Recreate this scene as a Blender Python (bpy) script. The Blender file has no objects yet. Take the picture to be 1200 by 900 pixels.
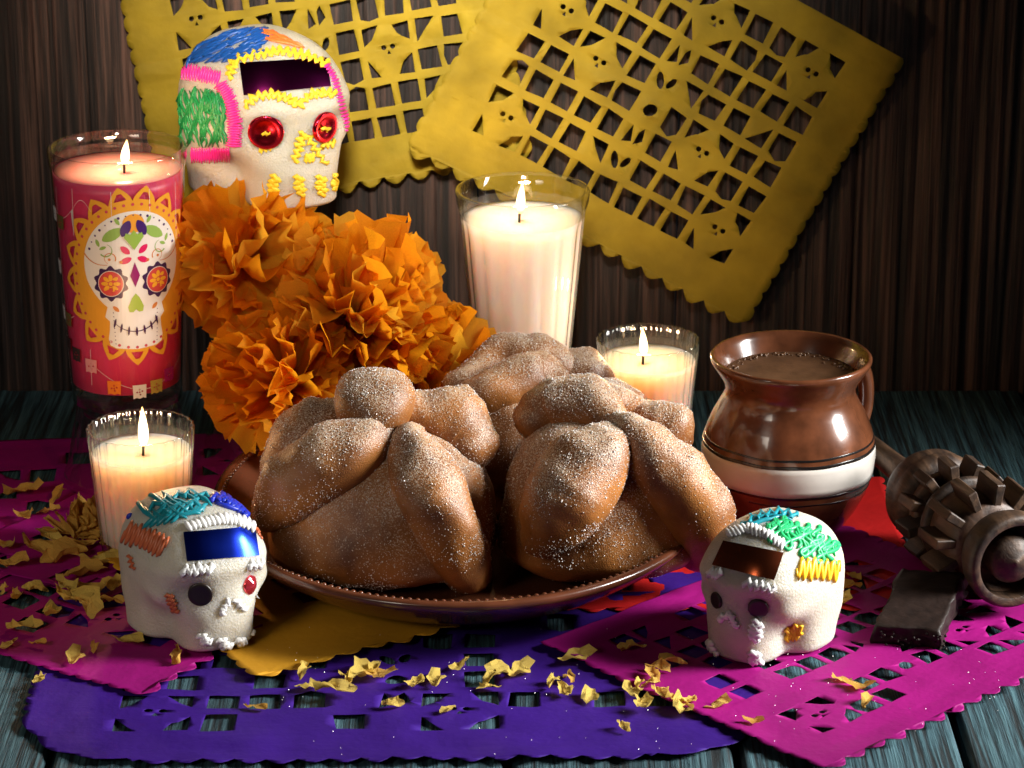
import bpy, bmesh, math, random
from mathutils import Vector, Matrix, noise
from mathutils.bvhtree import BVHTree

random.seed(11)
PI = math.pi
SC = bpy.context.scene
COL = SC.collection

# ------------------------------------------------------------------ camera
PITCH = math.radians(19.5)
CAM = Vector((0.0, -1.65, 0.66))
FPX = 3600.0                      # focal length in photo pixels (1200 wide)
cd = bpy.data.cameras.new('camera')
cd.sensor_width = 36.0
cd.lens = 36.0 * FPX / 1200.0
cd.clip_start = 0.05
cd.clip_end = 50.0
cd.dof.use_dof = True
cd.dof.focus_distance = 1.62
cd.dof.aperture_fstop = 28.0
cam = bpy.data.objects.new('camera', cd)
COL.objects.link(cam)
cam.location = CAM
cam.rotation_euler = (PI / 2 - PITCH, 0, 0)
SC.camera = cam

# ------------------------------------------------------------------ world and lamps
W = bpy.data.worlds.new('World')
SC.world = W
W.use_nodes = True
W.node_tree.nodes['Background'].inputs[0].default_value = (0.55, 0.62, 0.75, 1)
W.node_tree.nodes['Background'].inputs[1].default_value = 0.010


def area(name, loc, aim, sx, sy, power, col, spread):
    l = bpy.data.lights.new(name, 'AREA')
    l.shape = 'RECTANGLE'
    l.size, l.size_y = sx, sy
    l.energy = power
    l.color = col
    l.spread = math.radians(spread)
    o = bpy.data.objects.new(name, l)
    COL.objects.link(o)
    o.location = loc
    d = Vector(aim) - Vector(loc)
    o.rotation_euler = d.to_track_quat('-Z', 'Y').to_euler()
    return o


# tall soft window-like box on the right, level with the mug
area('window_softbox', (0.88, -0.20, 0.46), (0.02, -0.22, 0.02), 0.28, 0.44, 2.5, (1.0, 0.98, 0.95), 43)
# weak soft box high in front that opens up the papers on the back boards
area('front_softbox', (-0.05, -1.20, 1.00), (-0.06, 0.20, 0.29), 0.16, 0.16, 1.0, (1.0, 0.90, 0.76), 18)
# faint warm fill from the left front, low over the loose petals
area('left_fill', (-0.75, -1.05, 0.62), (-0.24, -0.12, 0.02), 0.40, 0.30, 0.20, (1.0, 0.88, 0.74), 34)

SC.view_settings.view_transform = 'Standard'
SC.view_settings.look = 'None'
SC.view_settings.exposure = 0.0
SC.view_settings.gamma = 1.0
SC.view_settings.use_curve_mapping = False
SC.render.engine = 'CYCLES'
SC.cycles.use_denoising = True
SC.cycles.max_bounces = 10
SC.cycles.transparent_max_bounces = 16
SC.cycles.caustics_reflective = False
SC.cycles.caustics_refractive = False
SC.cycles.sample_clamp_indirect = 4.0

CP, SP = math.cos(PITCH), math.sin(PITCH)


def lerp(a, b, t): return a + (b - a) * t


def ray(px, py):
    """direction of the view through a place in the photo"""
    a, b = (px - 600) / FPX, (450 - py) / FPX
    return Vector((a, CP + b * SP, -SP + b * CP))


def G(px, py, z=0.0):
    d = ray(px, py)
    return CAM + d * ((z - CAM.z) / d.z)


def D(px, py, y):
    d = ray(px, py)
    return CAM + d * ((y - CAM.y) / d.y)


# ------------------------------------------------------------------ materials
def nt(name):
    m = bpy.data.materials.new(name)
    m.use_nodes = True
    t = m.node_tree
    b = t.nodes['Principled BSDF']
    return m, t, b


def pr(name, col, rough=0.5, metal=0.0, spec=0.5, sss=0.0, sssr=(1, .5, .3), sscale=0.01,
       bump=0.0, bscale=200.0, var=0.0, vscale=60.0, coat=0.0, stretch=(1, 1, 1)):
    m, t, b = nt(name)
    b.inputs['Base Color'].default_value = (*col, 1)
    b.inputs['Roughness'].default_value = rough
    b.inputs['Metallic'].default_value = metal
    b.inputs['Specular IOR Level'].default_value = spec
    b.inputs['Coat Weight'].default_value = coat
    b.inputs['Coat Roughness'].default_value = 0.03
    if sss:
        b.inputs['Subsurface Weight'].default_value = sss
        b.inputs['Subsurface Radius'].default_value = sssr
        b.inputs['Subsurface Scale'].default_value = sscale
    if bump or var:
        tc = t.nodes.new('ShaderNodeTexCoord')
        mp = t.nodes.new('ShaderNodeMapping')
        mp.inputs['Scale'].default_value = stretch
        t.links.new(tc.outputs['Object'], mp.inputs[0])
    if var:
        n = t.nodes.new('ShaderNodeTexNoise')
        n.inputs['Scale'].default_value = vscale
        n.inputs['Detail'].default_value = 5
        t.links.new(mp.outputs[0], n.inputs['Vector'])
        r = t.nodes.new('ShaderNodeValToRGB')
        r.color_ramp.elements[0].position = 0.3
        r.color_ramp.elements[1].position = 0.7
        r.color_ramp.elements[0].color = (*[c * (1 - var) for c in col], 1)
        r.color_ramp.elements[1].color = (*[min(1, c * (1 + var)) for c in col], 1)
        t.links.new(n.outputs[0], r.inputs[0])
        t.links.new(r.outputs[0], b.inputs['Base Color'])
    if bump:
        n2 = t.nodes.new('ShaderNodeTexNoise')
        n2.inputs['Scale'].default_value = bscale
        n2.inputs['Detail'].default_value = 4
        t.links.new(mp.outputs[0], n2.inputs['Vector'])
        bp = t.nodes.new('ShaderNodeBump')
        bp.inputs['Strength'].default_value = bump
        bp.inputs['Distance'].default_value = 0.001
        t.links.new(n2.outputs[0], bp.inputs['Height'])
        t.links.new(bp.outputs[0], b.inputs['Normal'])
    return m


def wood(name, cols, axis_scale, rough, bump, warp=0.35, fine=1.0, lo=.36, hi=.68):
    """streaky grain: noise stretched along the board"""
    m, t, b = nt(name)
    N, L = t.nodes.new, t.links.new
    tc = N('ShaderNodeTexCoord')
    oi = N('ShaderNodeObjectInfo')
    ad = N('ShaderNodeVectorMath'); ad.operation = 'MULTIPLY_ADD'
    L(oi.outputs['Random'], ad.inputs[0]); ad.inputs[1].default_value = (3, 5, 7)
    L(tc.outputs['Object'], ad.inputs[2])
    mp = N('ShaderNodeMapping'); mp.inputs['Scale'].default_value = axis_scale
    L(ad.outputs[0], mp.inputs[0])
    n1 = N('ShaderNodeTexNoise'); n1.inputs['Scale'].default_value = 1.0
    n1.inputs['Detail'].default_value = 8; n1.inputs['Roughness'].default_value = 0.7
    n1.inputs['Distortion'].default_value = warp
    L(mp.outputs[0], n1.inputs['Vector'])
    n2 = N('ShaderNodeTexNoise'); n2.inputs['Scale'].default_value = 3.6 * fine
    n2.inputs['Detail'].default_value = 6
    L(mp.outputs[0], n2.inputs['Vector'])
    mx = N('ShaderNodeMath'); mx.operation = 'MULTIPLY_ADD'
    L(n2.outputs[0], mx.inputs[0]); mx.inputs[1].default_value = 0.5
    sb = N('ShaderNodeMath'); sb.operation = 'SUBTRACT'; L(n1.outputs[0], sb.inputs[0]); sb.inputs[1].default_value = 0.25
    L(sb.outputs[0], mx.inputs[2])
    r = N('ShaderNodeValToRGB')
    e = r.color_ramp.elements
    e[0].position = lo; e[0].color = (*cols[0], 1)
    e[1].position = hi; e[1].color = (*cols[2], 1)
    x = e.new(0.5); x.color = (*cols[1], 1)
    L(mx.outputs[0], r.inputs[0])
    hs = N('ShaderNodeHueSaturation')
    mr = N('ShaderNodeMapRange'); mr.inputs['To Min'].default_value = .62; mr.inputs['To Max'].default_value = 1.25
    L(oi.outputs['Random'], mr.inputs['Value']); L(mr.outputs[0], hs.inputs['Value'])
    L(r.outputs[0], hs.inputs['Color']); L(hs.outputs[0], b.inputs['Base Color'])
    b.inputs['Roughness'].default_value = rough
    bp = N('ShaderNodeBump'); bp.inputs['Strength'].default_value = bump; bp.inputs['Distance'].default_value = 0.002
    L(mx.outputs[0], bp.inputs['Height']); L(bp.outputs[0], b.inputs['Normal'])
    return m


def glass(name, tint=(0.97, 0.98, 0.97), gain=1.9):
    m, t, b = nt(name)
    t.nodes.remove(b)
    N, L = t.nodes.new, t.links.new
    out = t.nodes['Material Output']
    fr = N('ShaderNodeFresnel')
    ge = N('ShaderNodeNewGeometry')      # same reflectance seen from either face of the thin wall
    ior = N('ShaderNodeMapRange'); ior.inputs['To Min'].default_value = 1.5; ior.inputs['To Max'].default_value = 1 / 1.5
    L(ge.outputs['Backfacing'], ior.inputs['Value']); L(ior.outputs[0], fr.inputs['IOR'])
    mu = N('ShaderNodeMath'); mu.operation = 'MULTIPLY'; mu.use_clamp = True
    L(fr.outputs[0], mu.inputs[0]); mu.inputs[1].default_value = gain
    tr = N('ShaderNodeBsdfTransparent'); tr.inputs[0].default_value = (*tint, 1)
    gl = N('ShaderNodeBsdfGlossy'); gl.inputs['Roughness'].default_value = 0.03
    mix = N('ShaderNodeMixShader')
    L(mu.outputs[0], mix.inputs[0]); L(tr.outputs[0], mix.inputs[1]); L(gl.outputs[0], mix.inputs[2])
    L(mix.outputs[0], out.inputs['Surface'])
    return m


def tissue(name, col, trans=0.35, rough=0.7, var=0.18, vscale=14.0, bump=0.4, bscale=260.0, stretch=(1, 1, 1)):
    """thin coloured paper that lets some light through"""
    m, t, b = nt(name)
    N, L = t.nodes.new, t.links.new
    out = t.nodes['Material Output']
    tc = N('ShaderNodeTexCoord')
    mp = N('ShaderNodeMapping'); mp.inputs['Scale'].default_value = stretch
    L(tc.outputs['Object'], mp.inputs[0])
    n = N('ShaderNodeTexNoise'); n.inputs['Scale'].default_value = vscale; n.inputs['Detail'].default_value = 4
    L(mp.outputs[0], n.inputs['Vector'])
    r = N('ShaderNodeValToRGB')
    r.color_ramp.elements[0].position = 0.3; r.color_ramp.elements[1].position = 0.7
    r.color_ramp.elements[0].color = (*[c * (1 - var) for c in col], 1)
    r.color_ramp.elements[1].color = (*[min(1, c * (1 + var)) for c in col], 1)
    L(n.outputs[0], r.inputs[0]); L(r.outputs[0], b.inputs['Base Color'])
    b.inputs['Roughness'].default_value = rough
    b.inputs['Specular IOR Level'].default_value = 0.25
    n2 = N('ShaderNodeTexNoise'); n2.inputs['Scale'].default_value = bscale; n2.inputs['Detail'].default_value = 5
    L(mp.outputs[0], n2.inputs['Vector'])
    bp = N('ShaderNodeBump'); bp.inputs['Strength'].default_value = bump; bp.inputs['Distance'].default_value = 0.0008
    L(n2.outputs[0], bp.inputs['Height']); L(bp.outputs[0], b.inputs['Normal'])
    tl = N('ShaderNodeBsdfTranslucent'); L(r.outputs[0], tl.inputs[0])
    mix = N('ShaderNodeMixShader'); mix.inputs[0].default_value = trans
    L(b.outputs[0], mix.inputs[1]); L(tl.outputs[0], mix.inputs[2]); L(mix.outputs[0], out.inputs['Surface'])
    return m


def bread_mat():
    m, t, b = nt('sugared_bread')
    N, L = t.nodes.new, t.links.new
    tc = N('ShaderNodeTexCoord')
    n = N('ShaderNodeTexNoise'); n.inputs['Scale'].default_value = 34; n.inputs['Detail'].default_value = 7
    L(tc.outputs['Object'], n.inputs['Vector'])
    r = N('ShaderNodeValToRGB'); e = r.color_ramp.elements
    e[0].position = 0.3; e[0].color = (.095, .027, .006, 1)
    e[1].position = 0.72; e[1].color = (.43, .165, .035, 1)
    L(n.outputs[0], r.inputs[0])
    # fine dusting of sugar that has settled on everything facing up
    s = N('ShaderNodeTexNoise'); s.inputs['Scale'].default_value = 1300; s.inputs['Detail'].default_value = 2
    L(tc.outputs['Object'], s.inputs['Vector'])
    p = N('ShaderNodeTexNoise'); p.inputs['Scale'].default_value = 45; p.inputs['Detail'].default_value = 4
    L(tc.outputs['Object'], p.inputs['Vector'])
    g = N('ShaderNodeNewGeometry')
    sx = N('ShaderNodeSeparateXYZ'); L(g.outputs['Normal'], sx.inputs[0])
    a1 = N('ShaderNodeMath'); a1.operation = 'MULTIPLY_ADD'; L(sx.outputs[2], a1.inputs[0]); a1.inputs[1].default_value = 0.25
    L(s.outputs[0], a1.inputs[2])
    a2 = N('ShaderNodeMath'); a2.operation = 'MULTIPLY_ADD'; L(p.outputs[0], a2.inputs[0]); a2.inputs[1].default_value = 0.42
    L(a1.outputs[0], a2.inputs[2])
    rr = N('ShaderNodeValToRGB'); rr.color_ramp.elements[0].position = 0.83; rr.color_ramp.elements[1].position = 1.04
    L(a2.outputs[0], rr.inputs[0])
    ml = N('ShaderNodeMath'); ml.operation = 'MULTIPLY'; L(rr.outputs[0], ml.inputs[0]); ml.inputs[1].default_value = 0.60
    mx = N('ShaderNodeMix'); mx.data_type = 'RGBA'
    L(ml.outputs[0], mx.inputs['Factor']); L(r.outputs[0], mx.inputs['A'])
    mx.inputs['B'].default_value = (.74, .61, .46, 1)
    L(mx.outputs['Result'], b.inputs['Base Color'])
    b.inputs['Roughness'].default_value = 0.42
    b.inputs['Subsurface Weight'].default_value = 0.08
    b.inputs['Subsurface Scale'].default_value = 0.004
    bp = N('ShaderNodeBump'); bp.inputs['Strength'].default_value = 0.35; bp.inputs['Distance'].default_value = 0.0012
    L(a2.outputs[0], bp.inputs['Height']); L(bp.outputs[0], b.inputs['Normal'])
    return m


def flame_mat():
    m, t, b = nt('flame')
    t.nodes.remove(b)
    N, L = t.nodes.new, t.links.new
    tc = N('ShaderNodeTexCoord'); sx = N('ShaderNodeSeparateXYZ')
    L(tc.outputs['Generated'], sx.inputs[0])
    r = N('ShaderNodeValToRGB'); e = r.color_ramp.elements
    e[0].position = 0.0; e[0].color = (0.9, 0.25, 0.05, 1)
    e[1].position = 1.0; e[1].color = (1.0, 0.55, 0.16, 1)
    x = e.new(0.3); x.color = (1.0, 0.75, 0.42, 1)
    x = e.new(0.65); x.color = (1.0, 0.78, 0.45, 1)
    L(sx.outputs[2], r.inputs[0])
    em = N('ShaderNodeEmission'); em.inputs[1].default_value = 5.0
    L(r.outputs[0], em.inputs[0]); L(em.outputs[0], t.nodes['Material Output'].inputs['Surface'])
    return m


def jug_mat():
    m = pr('red_clay_glaze', (.145, .048, .020), rough=.22, spec=.5, var=.38, vscale=75, bump=.16, bscale=55, coat=.6)
    return m


M = {}
M['wall'] = wood('dark_board', ((.005, .003, .0025), (.020, .011, .0085), (.092, .048, .035)), (95, 40, 2.2), .62, 1.0, .7, 1.2, .40, .66)
M['table'] = wood('teal_washed_board', ((.007, .013, .016), (.026, .070, .088), (.072, .160, .188)), (240, 6, 40), .6, 1.0, .1, 1.0, .40, .62)
M['glass'] = glass('clear_glass')
M['glass2'] = glass('thick_clear_glass', (.93, .95, .93), 2.2)
M['wax_white'] = pr('white_wax', (.88, .80, .76), .45, sss=1.0, sssr=(1.0, .72, .52), sscale=.045)
M['wax_peach'] = pr('pale_peach_wax', (.95, .66, .53), .45, sss=1.0, sssr=(1.0, .62, .42), sscale=.060)
M['wax_pink'] = pr('hot_pink_wax', (.98, .050, .14), .4, sss=.55, sssr=(1.0, .25, .28), sscale=.05)
M['wax_melt'] = pr('melted_pink_wax', (.92, .40, .38), .3, sss=1.0, sssr=(1, .5, .35), sscale=.01)
M['wick'] = pr('burnt_wick', (.015, .012, .01), .9)
M['flame'] = flame_mat()
M['yellow'] = tissue('yellow_tissue', (.330, .235, .016), .32, var=.28, vscale=30, bump=.55, bscale=260)
M['gold'] = tissue('gold_tissue', (.62, .30, .015), .2)
M['magenta'] = tissue('magenta_tissue', (.31, .003, .165), .15, rough=.6)
M['purple'] = tissue('purple_tissue', (.038, .006, .200), .15, rough=.6)
M['red'] = tissue('red_tissue', (.55, .012, .012), .15, rough=.6)
M['green_t'] = tissue('green_tissue', (.02, .25, .08), .15)
M['crepe'] = tissue('orange_crepe', (1.0, .36, .010), .66, rough=.5, var=.22, vscale=30, bump=.6, bscale=90, stretch=(12, 12, 1))
M['crepe2'] = tissue('light_orange_crepe', (1.0, .47, .03), .66, rough=.5, var=.2, vscale=30, bump=.6, bscale=90, stretch=(12, 12, 1))
M['dry'] = tissue('dried_petal', (.94, .60, .13), .35, rough=.6, var=.3, vscale=120, bump=.6, bscale=400)
M['dry2'] = tissue('dark_dried_petal', (.78, .46, .09), .35, rough=.6, var=.3, vscale=120, bump=.6, bscale=400)
M['stem'] = pr('green_wire', (.03, .10, .02), .6)
M['bread'] = bread_mat()
M['sugar'] = pr('sugar_grain', (.85, .82, .78), .25, spec=.6)
M['clay'] = pr('brown_clay_plate', (.105, .032, .014), .27, var=.25, vscale=50, bump=.25, bscale=70, coat=.4)
M['jug'] = jug_mat()
M['white_paint'] = pr('white_glaze', (.70, .66, .60), .25, var=.08, vscale=60, bump=.06, bscale=90, coat=.4)
M['black_paint'] = pr('black_glaze', (.012, .009, .008), .25, coat=.4)
M['cocoa'] = pr('drinking_chocolate', (.12, .058, .028), .4, var=.25, vscale=90, bump=.3, bscale=260)
M['bubble'] = pr('chocolate_foam', (.16, .08, .04), .2)
M['choc'] = pr('dark_chocolate', (.016, .009, .007), .5, spec=.25, var=.35, vscale=160, bump=.5, bscale=220)
M['molinillo'] = wood('turned_wood', ((.018, .008, .004), (.050, .025, .012), (.135, .072, .037)), (60, 60, 14), .55, .4, .8)
M['molinillo_dark'] = wood('dark_turned_wood', ((.03, .014, .008), (.075, .037, .02), (.13, .068, .037)), (60, 60, 14), .5, .4, .8)
M['skull'] = pr('pressed_sugar', (.56, .52, .43), .34, sss=.9, sssr=(1.0, .85, .6), sscale=.014, bump=.9, bscale=800, var=.07, vscale=70)
ICE = {}
for k, c in dict(white=(.82, .82, .80), yellow=(.85, .58, .03), pink=(.80, .03, .30), green=(.012, .22, .06), bright_green=(.02, .42, .14),
                 blue=(.008, .075, .33), teal=(.01, .24, .30), royal=(.012, .03, .42), orange=(.78, .16, .03), rust=(.52, .13, .05),
                 amber=(.85, .48, .02)).items():
    ICE[k] = pr(k + '_icing', c, .38, sss=.15, sssr=(1, 1, 1), sscale=.002, spec=.4)
FOIL = {}
for k, c in dict(violet=(.16, .008, .09), blue=(.012, .035, .45), copper=(.75, .16, .06), red=(.65, .02, .045)).items():
    FOIL[k] = pr(k + '_foil', c, .22, metal=1.0, bump=.05, bscale=60)
M['socket'] = pr('dark_eye_disc', (.022, .014, .010), .35)
M['gem'] = pr('red_gem', (.75, .05, .07), .08, metal=.7, coat=.8)


# ------------------------------------------------------------------ object helpers
def tag(o, label=None, cat=None, group=None, kind=None):
    if label: o['label'] = label
    if cat: o['category'] = cat
    if group: o['group'] = group
    if kind: o['kind'] = kind
    return o


def empty(name, loc, rot=(0, 0, 0), **k):
    o = bpy.data.objects.new(name, None)
    o.empty_display_size = .02
    COL.objects.link(o)
    o.location = loc
    o.rotation_euler = rot
    return tag(o, **k)


def mesh(name, v, f, smooth=True):
    m = bpy.data.meshes.new(name)
    m.from_pydata([tuple(p) for p in v], [], f)
    bm = bmesh.new(); bm.from_mesh(m)
    bmesh.ops.recalc_face_normals(bm, faces=bm.faces)
    bm.to_mesh(m); bm.free()
    m.polygons.foreach_set('use_smooth', [smooth] * len(m.polygons))
    return m


def link(name, me, mat=None, parent=None, loc=(0, 0, 0), rot=(0, 0, 0)):
    o = bpy.data.objects.new(name, me)
    COL.objects.link(o)
    if mat and not me.materials: me.materials.append(mat)
    o.parent = parent
    o.location = loc
    o.rotation_euler = rot
    return o


def part(name, vf, mat, parent=None, smooth=True, **k):
    v, f = vf
    o = link(name, mesh(name, v, f, smooth), mat, parent)
    return tag(o, **k)


def rootm(o):
    return Matrix.Translation(o.location) @ o.rotation_euler.to_matrix().to_4x4()


def local(vf, root):
    inv = rootm(root).inverted()
    return [inv @ Vector(p) for p in vf[0]], vf[1]


def join(*vfs):
    V, F = [], []
    for v, f in vfs:
        n = len(V)
        V += list(v)
        F += [tuple(i + n for i in q) for q in f]
    return V, F


def revolve(prof, n=48, rf=None, cap0=False, cap1=False):
    V, F = [], []
    for (r, z) in prof:
        for i in range(n):
            a = 2 * PI * i / n
            rr = r if rf is None else rf(r, z, a)
            V.append(Vector((rr * math.cos(a), rr * math.sin(a), z)))
    m = len(prof)
    for j in range(m - 1):
        for i in range(n):
            k = (i + 1) % n
            F.append((j * n + i, j * n + k, (j + 1) * n + k, (j + 1) * n + i))
    if cap0: F.append(tuple(range(n)))
    if cap1: F.append(tuple((m - 1) * n + i for i in range(n)))
    return V, F


def tube(pts, radii, n=10, up=None):
    pts = [Vector(p) for p in pts]
    V, F = [], []
    m = len(pts)
    prev = None
    for i, p in enumerate(pts):
        t = (pts[min(i + 1, m - 1)] - pts[max(i - 1, 0)])
        if t.length < 1e-9: t = Vector((0, 0, 1))
        t.normalize()
        if prev is None:
            a = t.orthogonal() if up is None else (Vector(up) - t * t.dot(Vector(up)))
            if a.length < 1e-6: a = t.orthogonal()
            a.normalize()
        else:
            a = prev - t * t.dot(prev)
            if a.length < 1e-6: a = t.orthogonal()
            a.normalize()
        prev = a
        b = t.cross(a)
        r = radii[i] if hasattr(radii, '__len__') else radii
        for k in range(n):
            an = 2 * PI * k / n
            V.append(p + (a * math.cos(an) + b * math.sin(an)) * r)
    for j in range(m - 1):
        for k in range(n):
            l = (k + 1) % n
            F.append((j * n + k, j * n + l, (j + 1) * n + l, (j + 1) * n + k))
    F.append(tuple(range(n)))
    F.append(tuple((m - 1) * n + k for k in range(n)))
    return V, F


def rope(pts, r, n=7):
    """rounded string of icing"""
    k = len(pts)
    rad = [r * min(1.0, .35 + .65 * min(i, k - 1 - i) / 1.5) * (1 + .35 * noise.noise(Vector(pts[i]) * 260)) for i in range(k)]
    return tube(pts, rad, n)


def box(cx, cy, cz, sx, sy, sz):
    V = [Vector((cx + sx * a / 2, cy + sy * b / 2, cz + sz * c / 2)) for a in (-1, 1) for b in (-1, 1) for c in (-1, 1)]
    F = [(0, 1, 3, 2), (4, 6, 7, 5), (0, 4, 5, 1), (2, 3, 7, 6), (0, 2, 6, 4), (1, 5, 7, 3)]
    return V, F


def ball(c, rx, ry, rz, nu=20, nv=12, amp=0.0, fr=60.0, seed=0.0):
    V, F = [], []
    c = Vector(c)
    for j in range(1, nv):
        a = PI * j / nv - PI / 2
        for i in range(nu):
            b = 2 * PI * i / nu
            d = Vector((math.cos(a) * math.cos(b), math.cos(a) * math.sin(b), math.sin(a)))
            p = Vector((d.x * rx, d.y * ry, d.z * rz))
            if amp: p += d * amp * noise.noise((p + c) * fr + Vector((seed, 0, 0)))
            V.append(c + p)
    for j in range(nv - 2):
        for i in range(nu):
            k = (i + 1) % nu
            F.append((j * nu + i, j * nu + k, (j + 1) * nu + k, (j + 1) * nu + i))
    s = len(V); V.append(c + Vector((0, 0, -rz))); V.append(c + Vector((0, 0, rz)))
    for i in range(nu):
        k = (i + 1) % nu
        F.append((s, k, i)); F.append((s + 1, (nv - 2) * nu + i, (nv - 2) * nu + k))
    return V, F


def fill2d(outlines, extrude=0.0, step=None, stepy=None):
    """flat shape with openings: even-odd fill of closed outlines, cut into strips so it can bend"""
    cu = bpy.data.curves.new('tmp', 'CURVE')
    cu.dimensions = '2D'
    cu.fill_mode = 'BOTH'
    cu.extrude = extrude
    for ol in outlines:
        sp = cu.splines.new('POLY')
        sp.points.add(len(ol) - 1)
        for i, p in enumerate(ol): sp.points[i].co = (p[0], p[1], 0, 1)
        sp.use_cyclic_u = True
    ob = bpy.data.objects.new('tmp', cu)
    me = ob.to_mesh().copy() if False else None
    COL.objects.link(ob)
    dg = bpy.context.evaluated_depsgraph_get()
    me = bpy.data.meshes.new_from_object(ob.evaluated_get(dg))
    bpy.data.objects.remove(ob); bpy.data.curves.remove(cu)
    bm = bmesh.new(); bm.from_mesh(me)
    bmesh.ops.remove_doubles(bm, verts=bm.verts, dist=1e-7)
    if step:
        xs = [v.co.x for v in bm.verts]; ys = [v.co.y for v in bm.verts]
        x = math.floor(min(xs) / step) * step + step * .37
        while x < max(xs):
            bmesh.ops.bisect_plane(bm, geom=bm.verts[:] + bm.edges[:] + bm.faces[:], plane_co=(x, 0, 0), plane_no=(1, 0, 0), dist=1e-8)
            x += step
        sy = stepy or step
        y = math.floor(min(ys) / sy) * sy + sy * .41
        while y < max(ys):
            bmesh.ops.bisect_plane(bm, geom=bm.verts[:] + bm.edges[:] + bm.faces[:], plane_co=(0, y, 0), plane_no=(0, 1, 0), dist=1e-8)
            y += sy
    V = [v.co.copy() for v in bm.verts]
    bm.verts.index_update()
    F = [tuple(v.index for v in f.verts) for f in bm.faces]
    bm.free(); bpy.data.meshes.remove(me)
    return V, F


def circ(cx, cy, r, n=14, ry=None, rot=0.0):
    ry = ry or r
    out = []
    for i in range(n):
        a = 2 * PI * i / n
        x, y = r * math.cos(a), ry * math.sin(a)
        out.append((cx + x * math.cos(rot) - y * math.sin(rot), cy + x * math.sin(rot) + y * math.cos(rot)))
    return out


# ------------------------------------------------------------------ the setting: back boards and table
WALL_Y = 0.205
wall = empty('wall', (0, WALL_Y, 0), kind='structure')
edges = [-.62, -.505, -.375, -.262, -.150, -.0215, .104, .215, .335, .452, .62]
for i in range(len(edges) - 1):
    x0, x1 = edges[i] + .0006, edges[i + 1] - .0006
    nx, nz = max(12, int((x1 - x0) / .0016)), 26
    V, F = [], []
    off = random.uniform(-.0012, .0012)
    for a in range(nx + 1):
        x = x0 + (x1 - x0) * a / nx
        for b in range(nz + 1):
            z = -.01 + .58 * b / nz
            d = .0026 * (1 - 2 * abs(noise.noise(Vector((x * 150, z * 3, i * 3.1))))) + .0016 * noise.noise(Vector((x * 430, z * 6, i)))
            ed = min(a, nx - a)
            d -= .002 if ed == 0 else 0
            V.append(Vector((x, off - d, z)))
    for a in range(nx):
        for b in range(nz):
            q = a * (nz + 1) + b
            F.append((q, q + nz + 1, q + nz + 2, q + 1))
    n0 = len(V)
    V += [Vector((x0, .012, -.01)), Vector((x1, .012, -.01)), Vector((x1, .012, .57)), Vector((x0, .012, .57))]
    F.append((n0, n0 + 1, n0 + 2, n0 + 3))
    part('plank', (V, F), M['wall'], wall)

table = empty('table', (0, 0, 0), kind='structure')
seams = [.2180 + .1100 * k for k in range(-8, 5)]
for i in range(len(seams) - 1):
    x0, x1 = seams[i] + .0019, seams[i + 1] - .0019
    nx, ny = 60, 60
    V, F = [], []
    dz = random.uniform(-.0004, .0)
    for a in range(nx + 1):
        x = x0 + (x1 - x0) * a / nx
        for b in range(ny + 1):
            y = -.52 + .722 * b / ny
            d = .0007 * noise.noise(Vector((x * 300, y * 12, i * 5.3)))
            if a in (0, nx): d -= .0035
            if a in (1, nx - 1): d -= .0004
            V.append(Vector((x, y, dz + min(d, .0004) - .0004)))
    for a in range(nx):
        for b in range(ny):
            q = a * (ny + 1) + b
            F.append((q, q + ny + 1, q + ny + 2, q + 1))
    part('plank', (V, F), M['table'], table)
part('table_frame', box(0, -.16, -.022, 1.3, .72, .030), M['table'], table, False)


# ------------------------------------------------------------------ cut paper sheets
def scallop(p0, p1, pitch, depth, pointed, n=5):
    """edge from p0 to p1 whose teeth stick out to the right of the direction"""
    p0, p1 = Vector(p0), Vector(p1)
    L = (p1 - p0).length
    t = (p1 - p0) / L
    o = Vector((t.y, -t.x))
    k = max(1, round(L / pitch))
    out = []
    for i in range(k):
        jit = random.uniform(.8, 1.15)
        for j in range(n):
            u = j / n
            if pointed: h = (1 - abs(2 * u - 1)) ** .8
            else: h = math.sqrt(max(0, 1 - (2 * u - 1) ** 2))
            out.append(tuple(p0 + t * (L * (i + u) / k) + o * (depth * h * jit)))
    return out


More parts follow.
